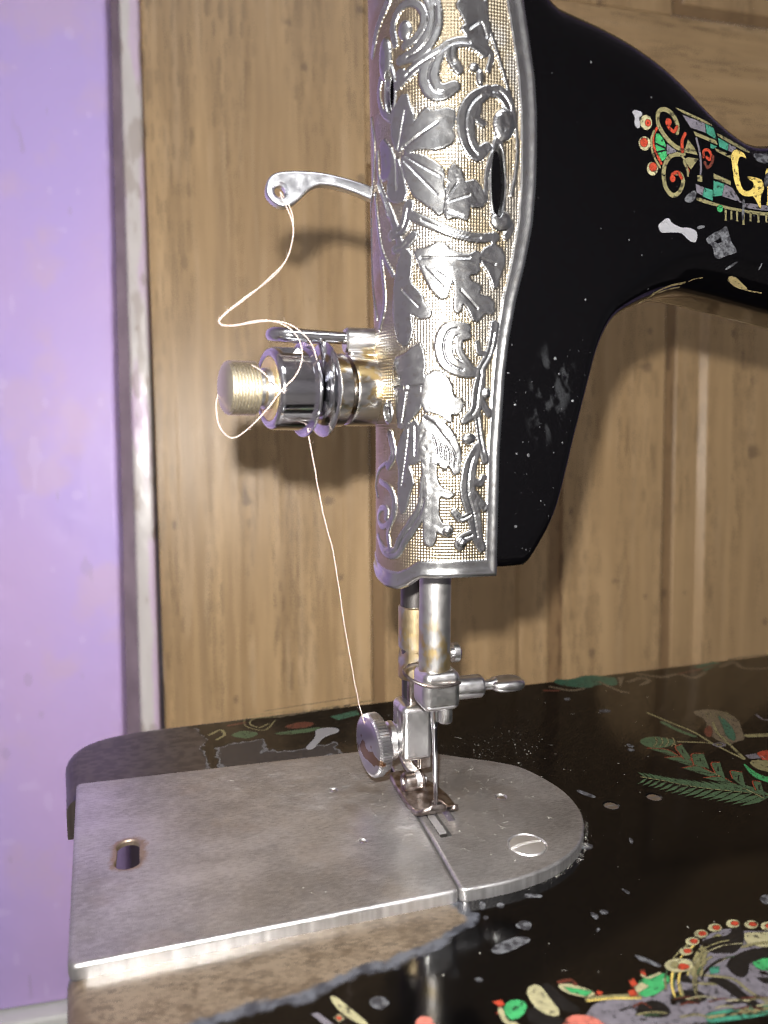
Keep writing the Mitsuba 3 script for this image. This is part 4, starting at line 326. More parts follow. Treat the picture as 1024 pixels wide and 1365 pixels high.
# ------------------------------------------------------------------ the place behind the machine
EU, EN, EV = np.array([.99862953, -.05233596, 0]), np.array([-.05228614, -.99767906, .04361939]), np.array([.00228286, .04355961, .99904822])
WALL = np.eye(4); WALL[:3, 0], WALL[:3, 1], WALL[:3, 2], WALL[:3, 3] = EU, -EN, EV, [-.067, .33, .1]
TW = T(WALL)          # local: a along the door, y into the wall, b up (metres)
def lb(a0, a1, b0, b1, y0, y1, r=1.5):   # mm box in the door's own axes
    return scaled(rbox([a0, y0, b0], [a1, y1, b1], r, 2))
def build_background():
    lean = lambda deg, a0: TW @ T().translate([a0 * MM, 0, 0]) @ T().rotate([0, 1, 0], deg) @ T().translate([-a0 * MM, 0, 0])
    r = np.random.default_rng(5); zs = np.linspace(-364, 1500, 420)      # the plastered edge runs a little uneven
    edge = -22.0 + 1.0 * (meshkit.fbm(np.column_stack([zs / 28, zs * 0, zs * 0]), 4) - .5)
    ring = np.vstack([np.column_stack([edge, zs]), [[-1900, 1500], [-1900, -364]]])
    sec = [(0, -17.5), (.8, -19.2), (2.6, -20)]
    V, F, n = [], [], len(zs)
    prof = [(0, 60), (0, -17.0), (-.6, -18.8), (-1.8, -19.7), (-3.6, -20), (-1880, -20)]
    for da, y in prof: V += [[e + da, y, z] for e, z in zip(edge, zs)]
    for k in range(len(prof) - 1):
        for q in range(n - 1): a, b, c, d = k * n + q, k * n + q + 1, (k + 1) * n + q + 1, (k + 1) * n + q; F += [[a, b, c], [a, c, d]]
    put('wall', scaled(trimesh.Trimesh(np.array(V, float), F, process=False)), 'lilac', 40, lean(.8, -19), kind='structure')
    put('wall', scaled(box([-900, -3000, -480], [-760, 420, 1500])), 'plaster', False, kind='structure')
    put('wall', lb(672, 2600, -560, 1500, -20, 120, 3), 'lilac', 30, TW, kind='structure')
    put('door_frame__casing', lb(653.5, 671.5, -560, 1500, -7, 40, 2.2), 'frame_paint', 30, TW)
    put('wall', scaled(box([-900, -2760, -480], [2600, -2640, 1500])), 'plaster', False, kind='structure')
    put('floor', scaled(box([-2500, -3000, -480], [2500, 1500, -470])), 'floor_tile', False, kind='structure')
    put('ceiling', scaled(box([-2600, -3600, 1500], [2600, 420, 1560])), 'plaster', False, kind='structure')
    put('skirting_board', lb(-1900, -19, -570, -365, -32, 120, 3), 'skirting', 30, TW, label='pale grey skirting board under the lilac wall at the lower left corner', cat='skirting board')
    # door frame: outer casing with a small bead
    put('door_frame__casing', lb(-14.8, -2.6, -560, 1500, -7, 40, 2.2), 'frame_paint', 30, lean(.35, -8))
    put('door_frame__seam', lb(-29, -13.2, -560, 1500, 2, 40, .8), 'seam_mauve', 30, lean(.6, -16))  # darker mauve strip set between wall and frame
    labels['door_frame__seam'] = {'label': 'dark mauve seam between the lilac wall and the door frame'}
    labels['door_frame'] = {'label': 'narrow off-white painted door frame smeared with lilac between wall and wooden door', 'category': 'door frame'}
    # panelled door
    put('wooden_door__stile', lb(-1, 139.5, -560, 1500, 0, 38, .8), 'wood_v', 30, TW)
    put('wooden_door__stile', lb(285, 368, -560, 170, 0, 38, .8), 'wood_p', 30, TW)
    put('wooden_door__stile', lb(285, 368, 292, 1500, 0, 38, .8), 'wood_p', 30, TW)
    put('wooden_door__stile', lb(517, 653, -560, 1500, 0, 38, .8), 'wood_p', 30, TW)
    put('wooden_door__rail', lb(139.6, 516.9, 170.1, 291.9, 0, 38, .8), 'wood_h', 30, TW)
    for a0, a1 in ((139.5, 285), (368, 517)):
        for b0, b1 in ((-560, 170), (292, 900)):
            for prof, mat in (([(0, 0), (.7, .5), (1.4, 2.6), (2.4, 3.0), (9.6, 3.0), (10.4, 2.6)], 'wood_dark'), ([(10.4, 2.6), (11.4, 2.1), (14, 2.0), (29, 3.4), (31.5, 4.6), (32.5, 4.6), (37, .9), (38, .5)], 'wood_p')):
                V, F = [], []
                for o, d in prof: V += [[a0 + o, d, b0 + o], [a1 - o, d, b0 + o], [a1 - o, d, b1 - o], [a0 + o, d, b1 - o]]
                for i in range(len(prof) - 1):
                    for j in range(4):
                        q = [i * 4 + j, i * 4 + (j + 1) % 4, (i + 1) * 4 + (j + 1) % 4, (i + 1) * 4 + j]; F += [[q[0], q[1], q[2]], [q[0], q[2], q[3]]]
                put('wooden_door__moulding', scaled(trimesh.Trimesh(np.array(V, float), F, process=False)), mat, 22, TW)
            put('wooden_door__panel', scaled(box([a0 + 37.9, .55, b0 + 37.9], [a1 - 37.9, 20, b1 - 37.9])), 'wood_p', False, TW)
    labels['wooden_door'] = {'label': 'light brown wooden door with raised panels behind the sewing machine', 'category': 'door'}

# ------------------------------------------------------------------ sewing machine: bed, arm
SM = 'sewing_machine'
def bed_outline(off=0.0):
    back = lambda x: 84.0 + (x + 74) * .0205
    p = [[-72, back(-72) - .1]] + [[x, back(x)] for x in np.linspace(-60, 236, 40)]
    th = np.linspace(0, np.pi / 2, 10); R = 20
    p += [[258 - R + R * np.sin(t), back(238) - R + R * np.cos(t)] for t in th]
    p += [[258, y] for y in np.linspace(60, -70, 14)] + [[258 - R + R * np.cos(t), -92 + R - R - R * np.sin(t) + 0] for t in th]
    p += [[x, -112] for x in np.linspace(225, -60, 30)]
    p += [[-76, -108], [-80, -96]] + [[-82.0 - (y + 60) * .1125, y] for y in np.linspace(-85, 58, 18)]
    p += [[-96.6, 66], [-95.6, 72], [-92.5, 77.2], [-87, 81.0], [-80, 83.2]]
    return np.array(p, float)[::-1]
def build_bed():
    o = resample(chaikin(bed_outline(), 2), 1.8)
    if not Polygon(o).exterior.is_ccw: o = o[::-1]
    solid = ringsolid(o, 5.8, 4.0, 6, 'xy', -8.8, lo_r=.4)
    inner = np.array(Polygon(o).buffer(-13).simplify(.2).exterior.coords)[:-1]
    hollow = trimesh.creation.extrude_polygon(Polygon(inner), 20, engine='earcut'); hollow.apply_translation([0, 0, -28])
    slot = box([-120, -29.5, -30], [12, 39.0, 2]); disc = trimesh.creation.cylinder(30, 20, sections=64); disc.apply_translation([-2, 4, -6])
    s1 = [trimesh.creation.cylinder(2.2, 3, sections=24) for _ in SCREWS]
    for m, q in zip(s1, SCREWS): m.apply_translation([q[0], q[1], -3.2])
    put(SM + '__bed', scaled(boolean(solid, hollow, slot, disc, *s1)), 'enamel_bed', 25)
    for q in SCREWS:
        m = upright([(-4.6, 0), (-4.6, 2.1), (-3.5, 2.1), (-3.2, 1.7), (-3.2, 0)], q[0], q[1], 24)
        put(SM + '__bed__screw', scaled(boolean(m, box([q[0] - 3, q[1] - .3, -3.7], [q[0] + 3, q[1] + .3, -2]))), 'nickel', 25)

PROF = None
def casting_radius(p):
    x, z = p[:, 0], p[:, 1]
    r = np.where((z < 100) & (x < 45), 3.0, np.where(z < 145, np.clip(3 + (x - 34) * .42, 3, 11.0), 9.0)); r[x > 140] = 8.0; r[x < 3] = 1.0
    k = np.ones(9) / 9; rp = np.r_[r[-8:], r, r[:8]]
    return np.convolve(rp, k, 'same')[8:-8]
def build_casting():
    global PROF, PRAD
    p = np.array(PROFILE, float); low = (p[:, 0] > 38) & (p[:, 0] < 120) & (p[:, 1] < 140); p[low, 1] -= np.clip((p[low, 0] - 38) * .2, 0, 2.2)
    keep = p[-4:]; PROF = resample(chaikin(p, 3), 1.3)
    if not Polygon(PROF).exterior.is_ccw: PROF = PROF[::-1]
    PRAD = casting_radius(PROF)
    put(SM + '__arm', scaled(ringsolid(PROF, 15.8, PRAD, 7)), 'enamel_arm', 35)
    # nose core behind the face plate
    th = np.radians(np.linspace(-90, 90, 40)); R = 15.6
    poly = [[3.0, R]] + [[1.2 - R * np.cos(t), -R * np.sin(t)] for t in th] + [[3.0, -R]]
    core = trimesh.creation.extrude_polygon(Polygon(poly), 136, engine='earcut'); core.apply_translation([0, 0, 67.0])
    put(SM + '__arm__nose', scaled(boolean(core, box([-12, -7, 60], [5, 26, 73]))), 'enamel_arm', 25)
def arm_y(x, z):
    """front surface of the arm casting at (x, z)"""
    q = np.stack([x, z], -1).reshape(-1, 2); pts = shapely.points(q); ext = shapely.LinearRing(PROF)
    d = shapely.distance(pts, ext); near = np.argmin(((q[:, None] - PROF[None]) ** 2).sum(-1), 1); r = PRAD[near]
    dd = np.clip(d, 0, r); y = -(15.8 - r + np.sqrt(np.maximum(0, r * r - (r - dd) ** 2)))
    return np.where(shapely.contains_xy(Polygon(PROF), q[:, 0], q[:, 1]), y, -15.8 + r)

# ------------------------------------------------------------------ engraved face plate
R0, LQ = 16.6, 16.6 * math.pi / 2
def xc(z): return 1.3 - np.maximum(0, z - 100) * .018
EDGE = np.array([[60, 8.2], [65, 8.2], [93.5, 8.4], [110, 9.3], [118, 10.2], [126.5, 11.7], [134, 13.6], [142.6, 15.3], [151, 15.9], [158, 15.9], [166, 15.7], [173, 15.0], [181, 13.4], [188, 11.9], [197, 10], [206, 8.5]])
def build_face_plate():
    ds = .14; S0, S1, Z0, Z1 = -28, 44, 56, 208
    ns, nz = int((S1 - S0) / ds) + 1, int((Z1 - Z0) / ds) + 1
    H = np.zeros((nz, ns), np.float32); mask = np.zeros((nz, ns), bool); tool = np.zeros((nz, ns), np.float32)
    def stamp(g, kind, hgt=.62, w=.75):
        x0, y0, x1, y1 = g.buffer(.5).bounds
        i0, i1, j0, j1 = max(0, int((y0 - Z0) / ds)), min(nz, int((y1 - Z0) / ds) + 2), max(0, int((x0 - S0) / ds)), min(ns, int((x1 - S0) / ds) + 2)
        if i1 <= i0 or j1 <= j0: return
        ss, zz = np.meshgrid(S0 + np.arange(j0, j1) * ds, Z0 + np.arange(i0, i1) * ds)
        m = shapely.contains_xy(g, ss, zz); d = ndimage.distance_transform_edt(m) * ds
        if kind == 'relief':
            t = np.clip(d / w, 0, 1); h = hgt * np.sqrt(1 - (1 - t) ** 2) * m
            big = np.clip((d - w) / 2.0, 0, 1); h = h - .10 * big      # leaves are dished in the middle
            H[i0:i1, j0:j1] = np.maximum(H[i0:i1, j0:j1], h); mask[i0:i1, j0:j1] |= m
        else:
            tool[i0:i1, j0:j1] = np.maximum(tool[i0:i1, j0:j1], np.clip(d / .2, 0, 1))
    extra = []
    for pts, w in STROKES:
        q = spline(np.array(pts), 6); g = LineString(q)
        n = len(q); parts = []
        for i in range(n - 1):   # tapered ends
            t = (i + .5) / (n - 1); ww = 1.45 * w * (.55 + .45 * math.sin(math.pi * min(1, max(0, t)) ** .8)) if w > 2.0 else w * 1.35
            parts.append(LineString(q[i:i + 2]).buffer(ww / 2))
        stamp(shapely.union_all(parts), 'relief', .40, min(.45, max(.25, w * .35)))
        if w > 1.3 and n > 10: extra.append((q[n // 8: -n // 6] , .30))
    for pts in POLYS: stamp(Polygon(chaikin(pts, 1)).buffer(.55), 'relief', .40, .36)
    for s, z, rx, rz in DOTS: stamp(affinity.scale(Point(s, z).buffer(1, 16), rx, rz), 'relief', .9, 1.6)
    for pts, w in CUTS: stamp(LineString(spline(np.array(pts), 5)).buffer(max(.22, w * .55)), 'cut')
    for q, w in extra: stamp(LineString(q).buffer(w / 2 + .06), 'cut')
    rs = np.random.default_rng(2)
    ss, zz = np.meshgrid(S0 + np.arange(ns) * ds, Z0 + np.arange(nz) * ds)
    wob = ndimage.gaussian_filter(rs.standard_normal((nz, ns)), 3.0); wob /= wob.std()
    peck = ndimage.gaussian_filter(rs.standard_normal((nz, ns)), 1.6); peck /= peck.std()
    zone = ndimage.gaussian_filter(rs.standard_normal((nz, ns)), 25); zone = np.clip(zone / zone.std(), 0, 1.5)
    stip = np.cos(2 * np.pi * (ss + zz) / 1.36) * np.cos(2 * np.pi * (ss - zz) / 1.36)
    H = np.where(mask, H + .010 * wob - .03 * np.clip(peck - .5, 0, 2) * zone, .105 * stip + .01 * wob)
    H = H - .20 * tool * mask
    H = ndimage.gaussian_filter(H, .45)
    frac = ndimage.gaussian_filter(mask.astype(np.float32), .7)
    hole = np.full((nz, ns), 9.0)
    for s, z, rx, rz in HOLES: hole = np.minimum(hole, (np.hypot((ss - s) / rx, (zz - z) / rz) - 1) * rx)
    H = np.where(hole < .55, np.maximum(H, .35 * smooth01((.55 - hole) / .3)), H)
    frac = np.where(hole < .55, 1, frac)
    # mesh grid: fine where seen, coarse round the back
    sg = np.r_[np.linspace(-27, -9, 30)[:-1]]; nf = 410
    ZB = np.array(ZBOT); zb = lambda s: np.interp(s, ZB[:, 0], ZB[:, 1])
    rows = np.linspace(0, 1, 1010)
    zc = 64.8 + rows * (206 - 64.8)
    edge = np.interp(zc, EDGE[:, 0], EDGE[:, 1]); send = LQ + edge - xc(zc)
    k = np.linspace(0, 1, nf); fine = -9 + k[None] * (send[:, None] + 9)
    s = np.hstack([np.repeat(sg[None], len(rows), 0), fine])
    z = zc[:, None] + (zb(s) - 64.8) * np.clip(1 - (zc[:, None] - 64.8) / 14, 0, 1) ** 1.5
    smp = lambda A: ndimage.map_coordinates(A, [(z - Z0) / ds, (s - S0) / ds], order=1, mode='nearest')
    h, fr, ho = smp(H), smp(frac), smp(hole)
    # raised rim along the front edge and the foot of the plate
    de = send[:, None] - s; db = z - zb(s)
    rimw = np.interp(zc, [64, 110, 140, 170, 206], [3.4, 3.4, 4.0, 4.4, 4.4])[:, None]; rim = np.maximum(np.clip((rimw - de) / .6, 0, 1), np.clip((4.4 - db) / .6, 0, 1))
    rim = rim * rim * (3 - 2 * rim); dm = np.minimum(de, db)
    h = h * (1 - rim) + rim * (.34 + .34 * np.exp(-((dm - 1.0) / .8) ** 2) - .30 * np.clip(1 - dm / .7, 0, 1) ** 2)
    fr = np.maximum(fr, (rim > .5) * 1.0)
    lip = np.clip(1 - dm / .16, 0, 1); h = h - 1.5 * lip
    h = np.where(ho < 0, h * np.clip(1 + ho / .25, 0, 1) - .9 * np.clip(-ho / .25, 0, 1), h)
    P = plate_point(s, z, h); nr, nc = s.shape
    idx = np.arange(nr * nc).reshape(nr, nc)
    a, b, c, d = idx[:-1, :-1].ravel(), idx[:-1, 1:].ravel(), idx[1:, 1:].ravel(), idx[1:, :-1].ravel()
    cell = .25 * (fr[:-1, :-1] + fr[:-1, 1:] + fr[1:, 1:] + fr[1:, :-1]).ravel(); gone = (ho[:-1, :-1] < -.3).ravel()
    V = P.reshape(-1, 3) * MM
    for name, sel, mat in ((SM + '__face_plate', (cell < .5) & ~gone, 'gilt_ground'), (SM + '__face_plate__ornament', (cell >= .5) & ~gone, 'ornament')):
        F = np.vstack([np.stack([a, b, c], 1)[sel], np.stack([a, c, d], 1)[sel]])
        u, inv = np.unique(F, return_inverse=True)
        m = trimesh.Trimesh(V[u], inv.reshape(-1, 3), process=False)
        put(name, m, mat, True)
    labels[SM + '__face_plate'] = {'label': 'gilded finely dotted ground of the engraved face plate'}
    labels[SM + '__face_plate__ornament'] = {'label': 'bright silver raised leaves and scrolls of the face plate'}
    put(SM + '__face_plate__stud', scaled(lathe([(-21, 0), (-20.8, .5), (-20.2, .9), (-19.2, 1.1), (-18.4, .9), (-14, .9)], -1.5, 102.3, 6.0, 24)), 'nickel', 40)
def smooth01(t): t = np.clip(t, 0, 1); return t * t * (3 - 2 * t)
def plate_point(s, z, h):
    th = np.clip(s, -LQ, LQ) / R0; r = R0 + h
    x = xc(z) - r * np.cos(th) + np.maximum(0, np.abs(s) - LQ); y = -r * np.sin(th)
    return np.stack([x, y, z + 0 * s], -1)

# ------------------------------------------------------------------ plates on the bed
def plate(poly, thick, chamfer, holes=(), slots=()):
    p = resample(np.array(Polygon(poly).buffer(-1.3).buffer(1.3, 12).exterior.coords)[:-1], .8)
    if not Polygon(p).exterior.is_ccw: p = p[::-1]
    m = ringsolid(p, thick / 2, chamfer, 3, 'xy', -thick / 2, lo_r=.1)
    cut = []
    for x, y, r, depth in holes:
        c = trimesh.creation.cylinder(r, depth * 2, sections=32); c.apply_translation([x, y, 0]); cut.append(c)
        k = upright([(-.35, 0), (-.35, r), (.05, r + .4), (.3, r + .6), (.3, 0)], x, y, 32); cut.append(k)
    return boolean(m, *cut, *[box(*s) for s in slots])
def countersunk(key, x, y, r, mat, ang):
    m = upright([(-1.6, 0), (-1.6, r * .8), (-.35, r), (.02, r * .95), (.34, r * .6), (.48, 0)], 0, 0, 48)
    m = boolean(m, box([-r - 1, -.5, -.55], [r + 1, .5, 1])); m.apply_transform(trimesh.transformations.rotation_matrix(ang, [0, 0, 1])); m.apply_translation([x, y, 0])
    put(key, scaled(m), mat, 25)
def build_plates():
    slide = [[-90.6, 41.9], [-89.2, 42.3], [-3.6, 39.4], [-6.7, -32.2], [-84.0, -32.6], [-84.9, -31]]
    slide = np.vstack([np.linspace(slide[i], slide[(i + 1) % 6], 12, endpoint=False) for i in range(6)])
    put(SM + '__slide_plate', scaled(plate(slide, 3.2, .9, [(-75.4, -.9, 2.75, 6), (-75.5, 5.6, 2.55, 6), (-22.9, 18, .8, .7), (-21.6, -8.3, .7, .6)], [([-82, -27, -9], [-12, 37.5, -1.3]), ([-78.0, -.9, -9], [-72.9, 5.6, 2])])), 'steel', 30, label='rectangular steel slide plate with a round hole near its left end')
    for x, y in ((-22.9, 18), (-21.6, -8.3)):
        put(SM + '__slide_plate__rivet', scaled(upright([(-.9, 0), (-.9, .75), (-.25, .7), (-.1, .4), (-.06, 0)], x, y, 20)), 'nickel', 40)
    needle = np.vstack([[[-3.3, 39.2], [-6.45, -32.4]], spline([(-6.2, -32.4), (1.9, -32.6), (9.6, -31.9), (18.3, -29.6), (26.7, -24.8), (32.8, -17.5), (36.3, -9.2), (37.0, 1.4), (33.2, 14.2), (27.6, 20.6), (18.7, 26.6), (8, 34.0), (-3.0, 39.2)], 10)])
    put(SM + '__needle_plate', scaled(plate(needle, 3.2, .7, [(0, 0, 1.2, 6), (19.2, 1.5, 1.35, .9), (15.3, -21.0, 4.45, .6)],
        [([-3.3, -12.4, -9], [-.3, 8, 2]), ([1.2, -6, -9], [3.2, 10, 2])])), 'steel', 30, label='half-round steel needle plate under the presser foot')
    countersunk(SM + '__needle_plate__screw', 15.3, -21.0, 4.3, 'screw_steel', .08)
    put(SM + '__needle_plate__rivet', scaled(upright([(-1.2, 0), (-1.2, 1.25), (-.5, 1.2), (-.2, .8), (-.1, 0)], 19.2, 1.5, 24)), 'nickel', 40)
    teeth = [box([-3.0, -10.5, -3], [-1.0, 7, -.5])]
    for k in range(13): 
        t = trimesh.creation.box(extents=[2.0, .7, .7]); t.apply_transform(trimesh.transformations.rotation_matrix(math.pi / 4, [1, 0, 0])); t.apply_translation([-2.0, -9.8 + k * 1.3, -.45]); teeth.append(t)
    put(SM + '__feed_dog', scaled(cat_meshes(teeth)), 'dull_steel', False)
    # machinery seen in the dark below
    put(SM + '__hook_case', scaled(cat_meshes([upright([(-16, 0), (-16, 17), (-7.5, 17), (-7, 16), (-7, 0)], -22, 4, 48)])), 'dark_steel', 30)

# ------------------------------------------------------------------ needle bar, presser, foot
def build_bars():
    put(SM + '__needle_bar', scaled(upright([(30, 0), (30, 3.9), (40, 4.0), (80, 4.0)], -.65, 0, 64)), 'bar_steel', 40)
    put(SM + '__presser_bar', scaled(upright([(22, 0), (22, 3.3), (33, 3.5), (48.6, 3.5), (49, 3.9), (80, 3.9)], -.5, 16, 48)), 'dark_steel', 40)
    sl = upright([(30.5, 0), (30.5, 4.4), (31, 4.65), (50.2, 4.65), (50.5, 4.3), (50.5, 0)], -.3, 16, 64)
    wedge = box([-9, 8, 29], [-3.3, 24, 39]); wedge.apply_transform(trimesh.transformations.rotation_matrix(.42, [0, 1, 0], [-4.4, 16, 39]))
    put(SM + '__presser_bar__sleeve', scaled(boolean(sl, wedge, box([-10, 9, 36.2], [10, 11.8, 36.5]), box([-10, 9, 38.4], [10, 11.75, 38.6]))), 'bar_steel', 25)
    put(SM + '__presser_bar__shank', scaled(rbox([-3.2, 12.4, 21], [2.6, 19.5, 33], .8)), 'bronze', 30)
    # needle and its clamp
    tilt = np.array([[-.75, .0, 29], [-.55, 0, 23], [-.5, 0, 21], [-.05, 0, 3.2], [0, 0, -1.5]])
    put(SM + '__needle', scaled(tube(tilt, [.95, .95, .72, .66, .5, .12], 20, 8)), 'chrome', 40)
    blk = rbox([-5.1, -5.0, 28.2], [4.8, 4.6, 38.4], 2.0, 6)
    put(SM + '__needle_clamp', scaled(blk), 'nickel', 30)
    put(SM + '__needle_clamp__gib', scaled(lathe([(0, 0), (0, 1.9), (4.2, 1.9), (4.6, 1.6), (4.6, 0)], 0, 0, 0, 28).apply_transform(trimesh.transformations.rotation_matrix(math.pi / 2, [0, 1, 0])).apply_translation([1.9, -1.0, 28.6])), 'nickel', 30)
    put(SM + '__needle_clamp__screw', scaled(lathe([(4.5, 0), (4.5, 2.7), (5.2, 3.0), (11.6, 3.0), (12.3, 2.6), (12.3, 1.45), (13.4, 1.3), (15.2, 1.4), (16.2, 1.9), (16.2, 0)], 0, 32.2, 0, 40)), 'nickel', 35)
    pd = trimesh.creation.icosphere(4); v = pd.vertices; v = np.sign(v) * np.abs(v) ** .72; pd.vertices = v * [4.7, 3.4, 1.75] + [19.4, 0, 32.0]
    put(SM + '__needle_clamp__thumb_paddle', scaled(pd), 'nickel', True)
    put(SM + '__needle_clamp__set_screw', scaled(lathe([(2.5, 0), (2.5, 1.4), (4.6, 1.4), (4.6, 2.5), (6.1, 2.5), (6.5, 2.1), (6.6, 0)], 1.5, 41.2, 0, 32)), 'nickel', 35)
    put(SM + '__needle_clamp__thread_guide', scaled(tube([(4.2, -5.1, 35.6), (2, -5.9, 35.5), (-1.5, -6.6, 35.6), (-5, -6.3, 36.1), (-7.6, -4.6, 36.9), (-9, -1.6, 37.8), (-8.2, 1.2, 38.4), (-6, 2.6, 38.7), (-3.4, 3.0, 38.6)], .42, 12, 8)), 'bronze', 40)
    # presser foot
    put(SM + '__presser_foot__clamp', scaled(boolean(rbox([-6.2, 8.6, 9.4], [2.5, 18.5, 24.8], 1.7, 5), box([-9, 12.6, 8], [-5.4, 13.2, 26]))), 'nickel', 30)
    put(SM + '__presser_foot__shank_end', scaled(rbox([-1.2, 9.5, 6.6], [2.4, 15, 10], .5)), 'bronze', 30)
    kn = 62; sq = lambda a: np.clip(2.2 * np.cos(a * kn), -1, 1)
    prof = [(-15.6, 0), (-15.55, 3), (-15.3, 6), (-14.9, 7.4), (-14.5, 7.95), (-14.3, 8.15), (-11.7, 8.15), (-11.4, 7.8), (-11.2, 7.0), (-11.1, 2.4), (-7.9, 2.3), (-7.8, 2.3), (-7.8, 0)]
    k1 = lathe(prof, 14, 14, 0, kn * 6, wave=(lambda x: .24 * ((x > -14.6) & (x < -11.5)), sq))
    tw = trimesh.transformations.rotation_matrix(math.radians(10), [0, 0, 1], [-.0055, .014, .014])
    put(SM + '__presser_foot__thumb_screw', scaled(k1).apply_transform(tw), 'worn_nickel', 30, label='knurled thumb screw of the presser foot with nickel worn to brown')
    put(SM + '__presser_foot__washer', scaled(lathe([(-9.0, 2.2), (-9.0, 4.6), (-8.6, 5.1), (-7.4, 5.2), (-6.9, 4.9), (-6.9, 4.2), (-5.8, 4.2), (-5.8, 0)], 14, 14, 0, 56)), 'nickel', 35)
    # leg, hinge, sole
    put(SM + '__presser_foot__leg', scaled(sweep([(-3.8, 15.2, 10.5), (-3.7, 14.4, 8.4), (-3.0, 12.6, 6.4), (-1.9, 10.6, 5.2), (-1.2, 9.3, 3.6), (-1.1, 9.0, 2.0)], 2.6, 1.5)), 'nickel', 30)
    put(SM + '__presser_foot__hinge', scaled(boolean(lathe([(-5.6, 0), (-5.6, 2.2), (-5.1, 2.7), (-.2, 2.7), (.2, 2.3), (.2, 0)], 10.2, 3.3, 0, 40), box([-2.4, 5, 2.6], [-.9, 16, 9]))), 'bronze', 35)
    put(SM + '__presser_foot__hinge_pin', scaled(lathe([(-6.0, 0), (-6.0, .9), (-5.7, 1.1), (.9, 1.1), (1.1, .9), (1.1, 0)], 10.2, 3.6, 0, 20)), 'nickel', 35)
    out = Polygon([[-7.0, 17.6], [-5.8, 18.6], [-1, 18.6], [.9, 17.0], [3.6, 11], [4.9, 5], [5.0, -3.2], [4.5, -4.4], [3.5, -4.7], [2.6, -4.2], [2.3, -2.5], [1.8, 1.0], [1.0, 1.9], [-.4, 1.9], [-1.1, 1.0], [-1.1, -.8], [.2, -2.2], [1.2, -3.4], [1.2, -5.0], [.2, -6.0], [-3.6, -6.2], [-5.4, -5.2], [-6.2, -3.2], [-7.0, 4]]).buffer(.45, 6).buffer(-.45, 6)
    p = resample(np.array(out.exterior.coords)[:-1], .35)
    if not Polygon(p).exterior.is_ccw: p = p[::-1]
    m = ringsolid(p, .75, .5, 4, 'xy', 0); m = trimesh.Trimesh(*trimesh.remesh.subdivide_to_size(m.vertices, m.faces, 1.0))
    m.merge_vertices(); v = m.vertices.copy(); y = v[:, 1]; lift = np.where(y < -.5, .11 * (-.5 - y) ** 2 * 1.0, 0) + np.where(y > 14, .05 * (y - 14) ** 2, 0)
    v[:, 2] += lift + .95; m.vertices = v
    put(SM + '__presser_foot__sole', scaled(m), 'bronze', 35, label='dark bronze presser foot sole with two upturned toes')
def sweep(pts, w, t):
    """strip of width w (along x) and thickness t along pts"""
    p = spline(pts, 6); tg = np.gradient(p, axis=0); tg /= np.linalg.norm(tg, axis=1, keepdims=True); X = np.array([1.0, 0, 0])
    ring = np.array([(-.5, -.35), (-.42, -.5), (.42, -.5), (.5, -.35), (.5, .35), (.42, .5), (-.42, .5), (-.5, .35)])
    V = []
    for k in range(len(p)):
        nn = np.cross(tg[k], X); nn /= np.linalg.norm(nn); V.append(p[k] + ring[:, :1] * w * X + ring[:, 1:] * t * nn)
    n, m = 8, len(p); V = np.vstack(V); F = []
    for i in range(m - 1):
        for j in range(n): a, b, c, d = i * n + j, i * n + (j + 1) % n, (i + 1) * n + (j + 1) % n, (i + 1) * n + j; F += [[a, b, c], [a, c, d]]
    for j in range(1, n - 1): F += [[0, j + 1, j], [(m - 1) * n, (m - 1) * n + j, (m - 1) * n + j + 1]]
    mesh = trimesh.Trimesh(V, F, process=False); mesh.fix_normals(); return mesh

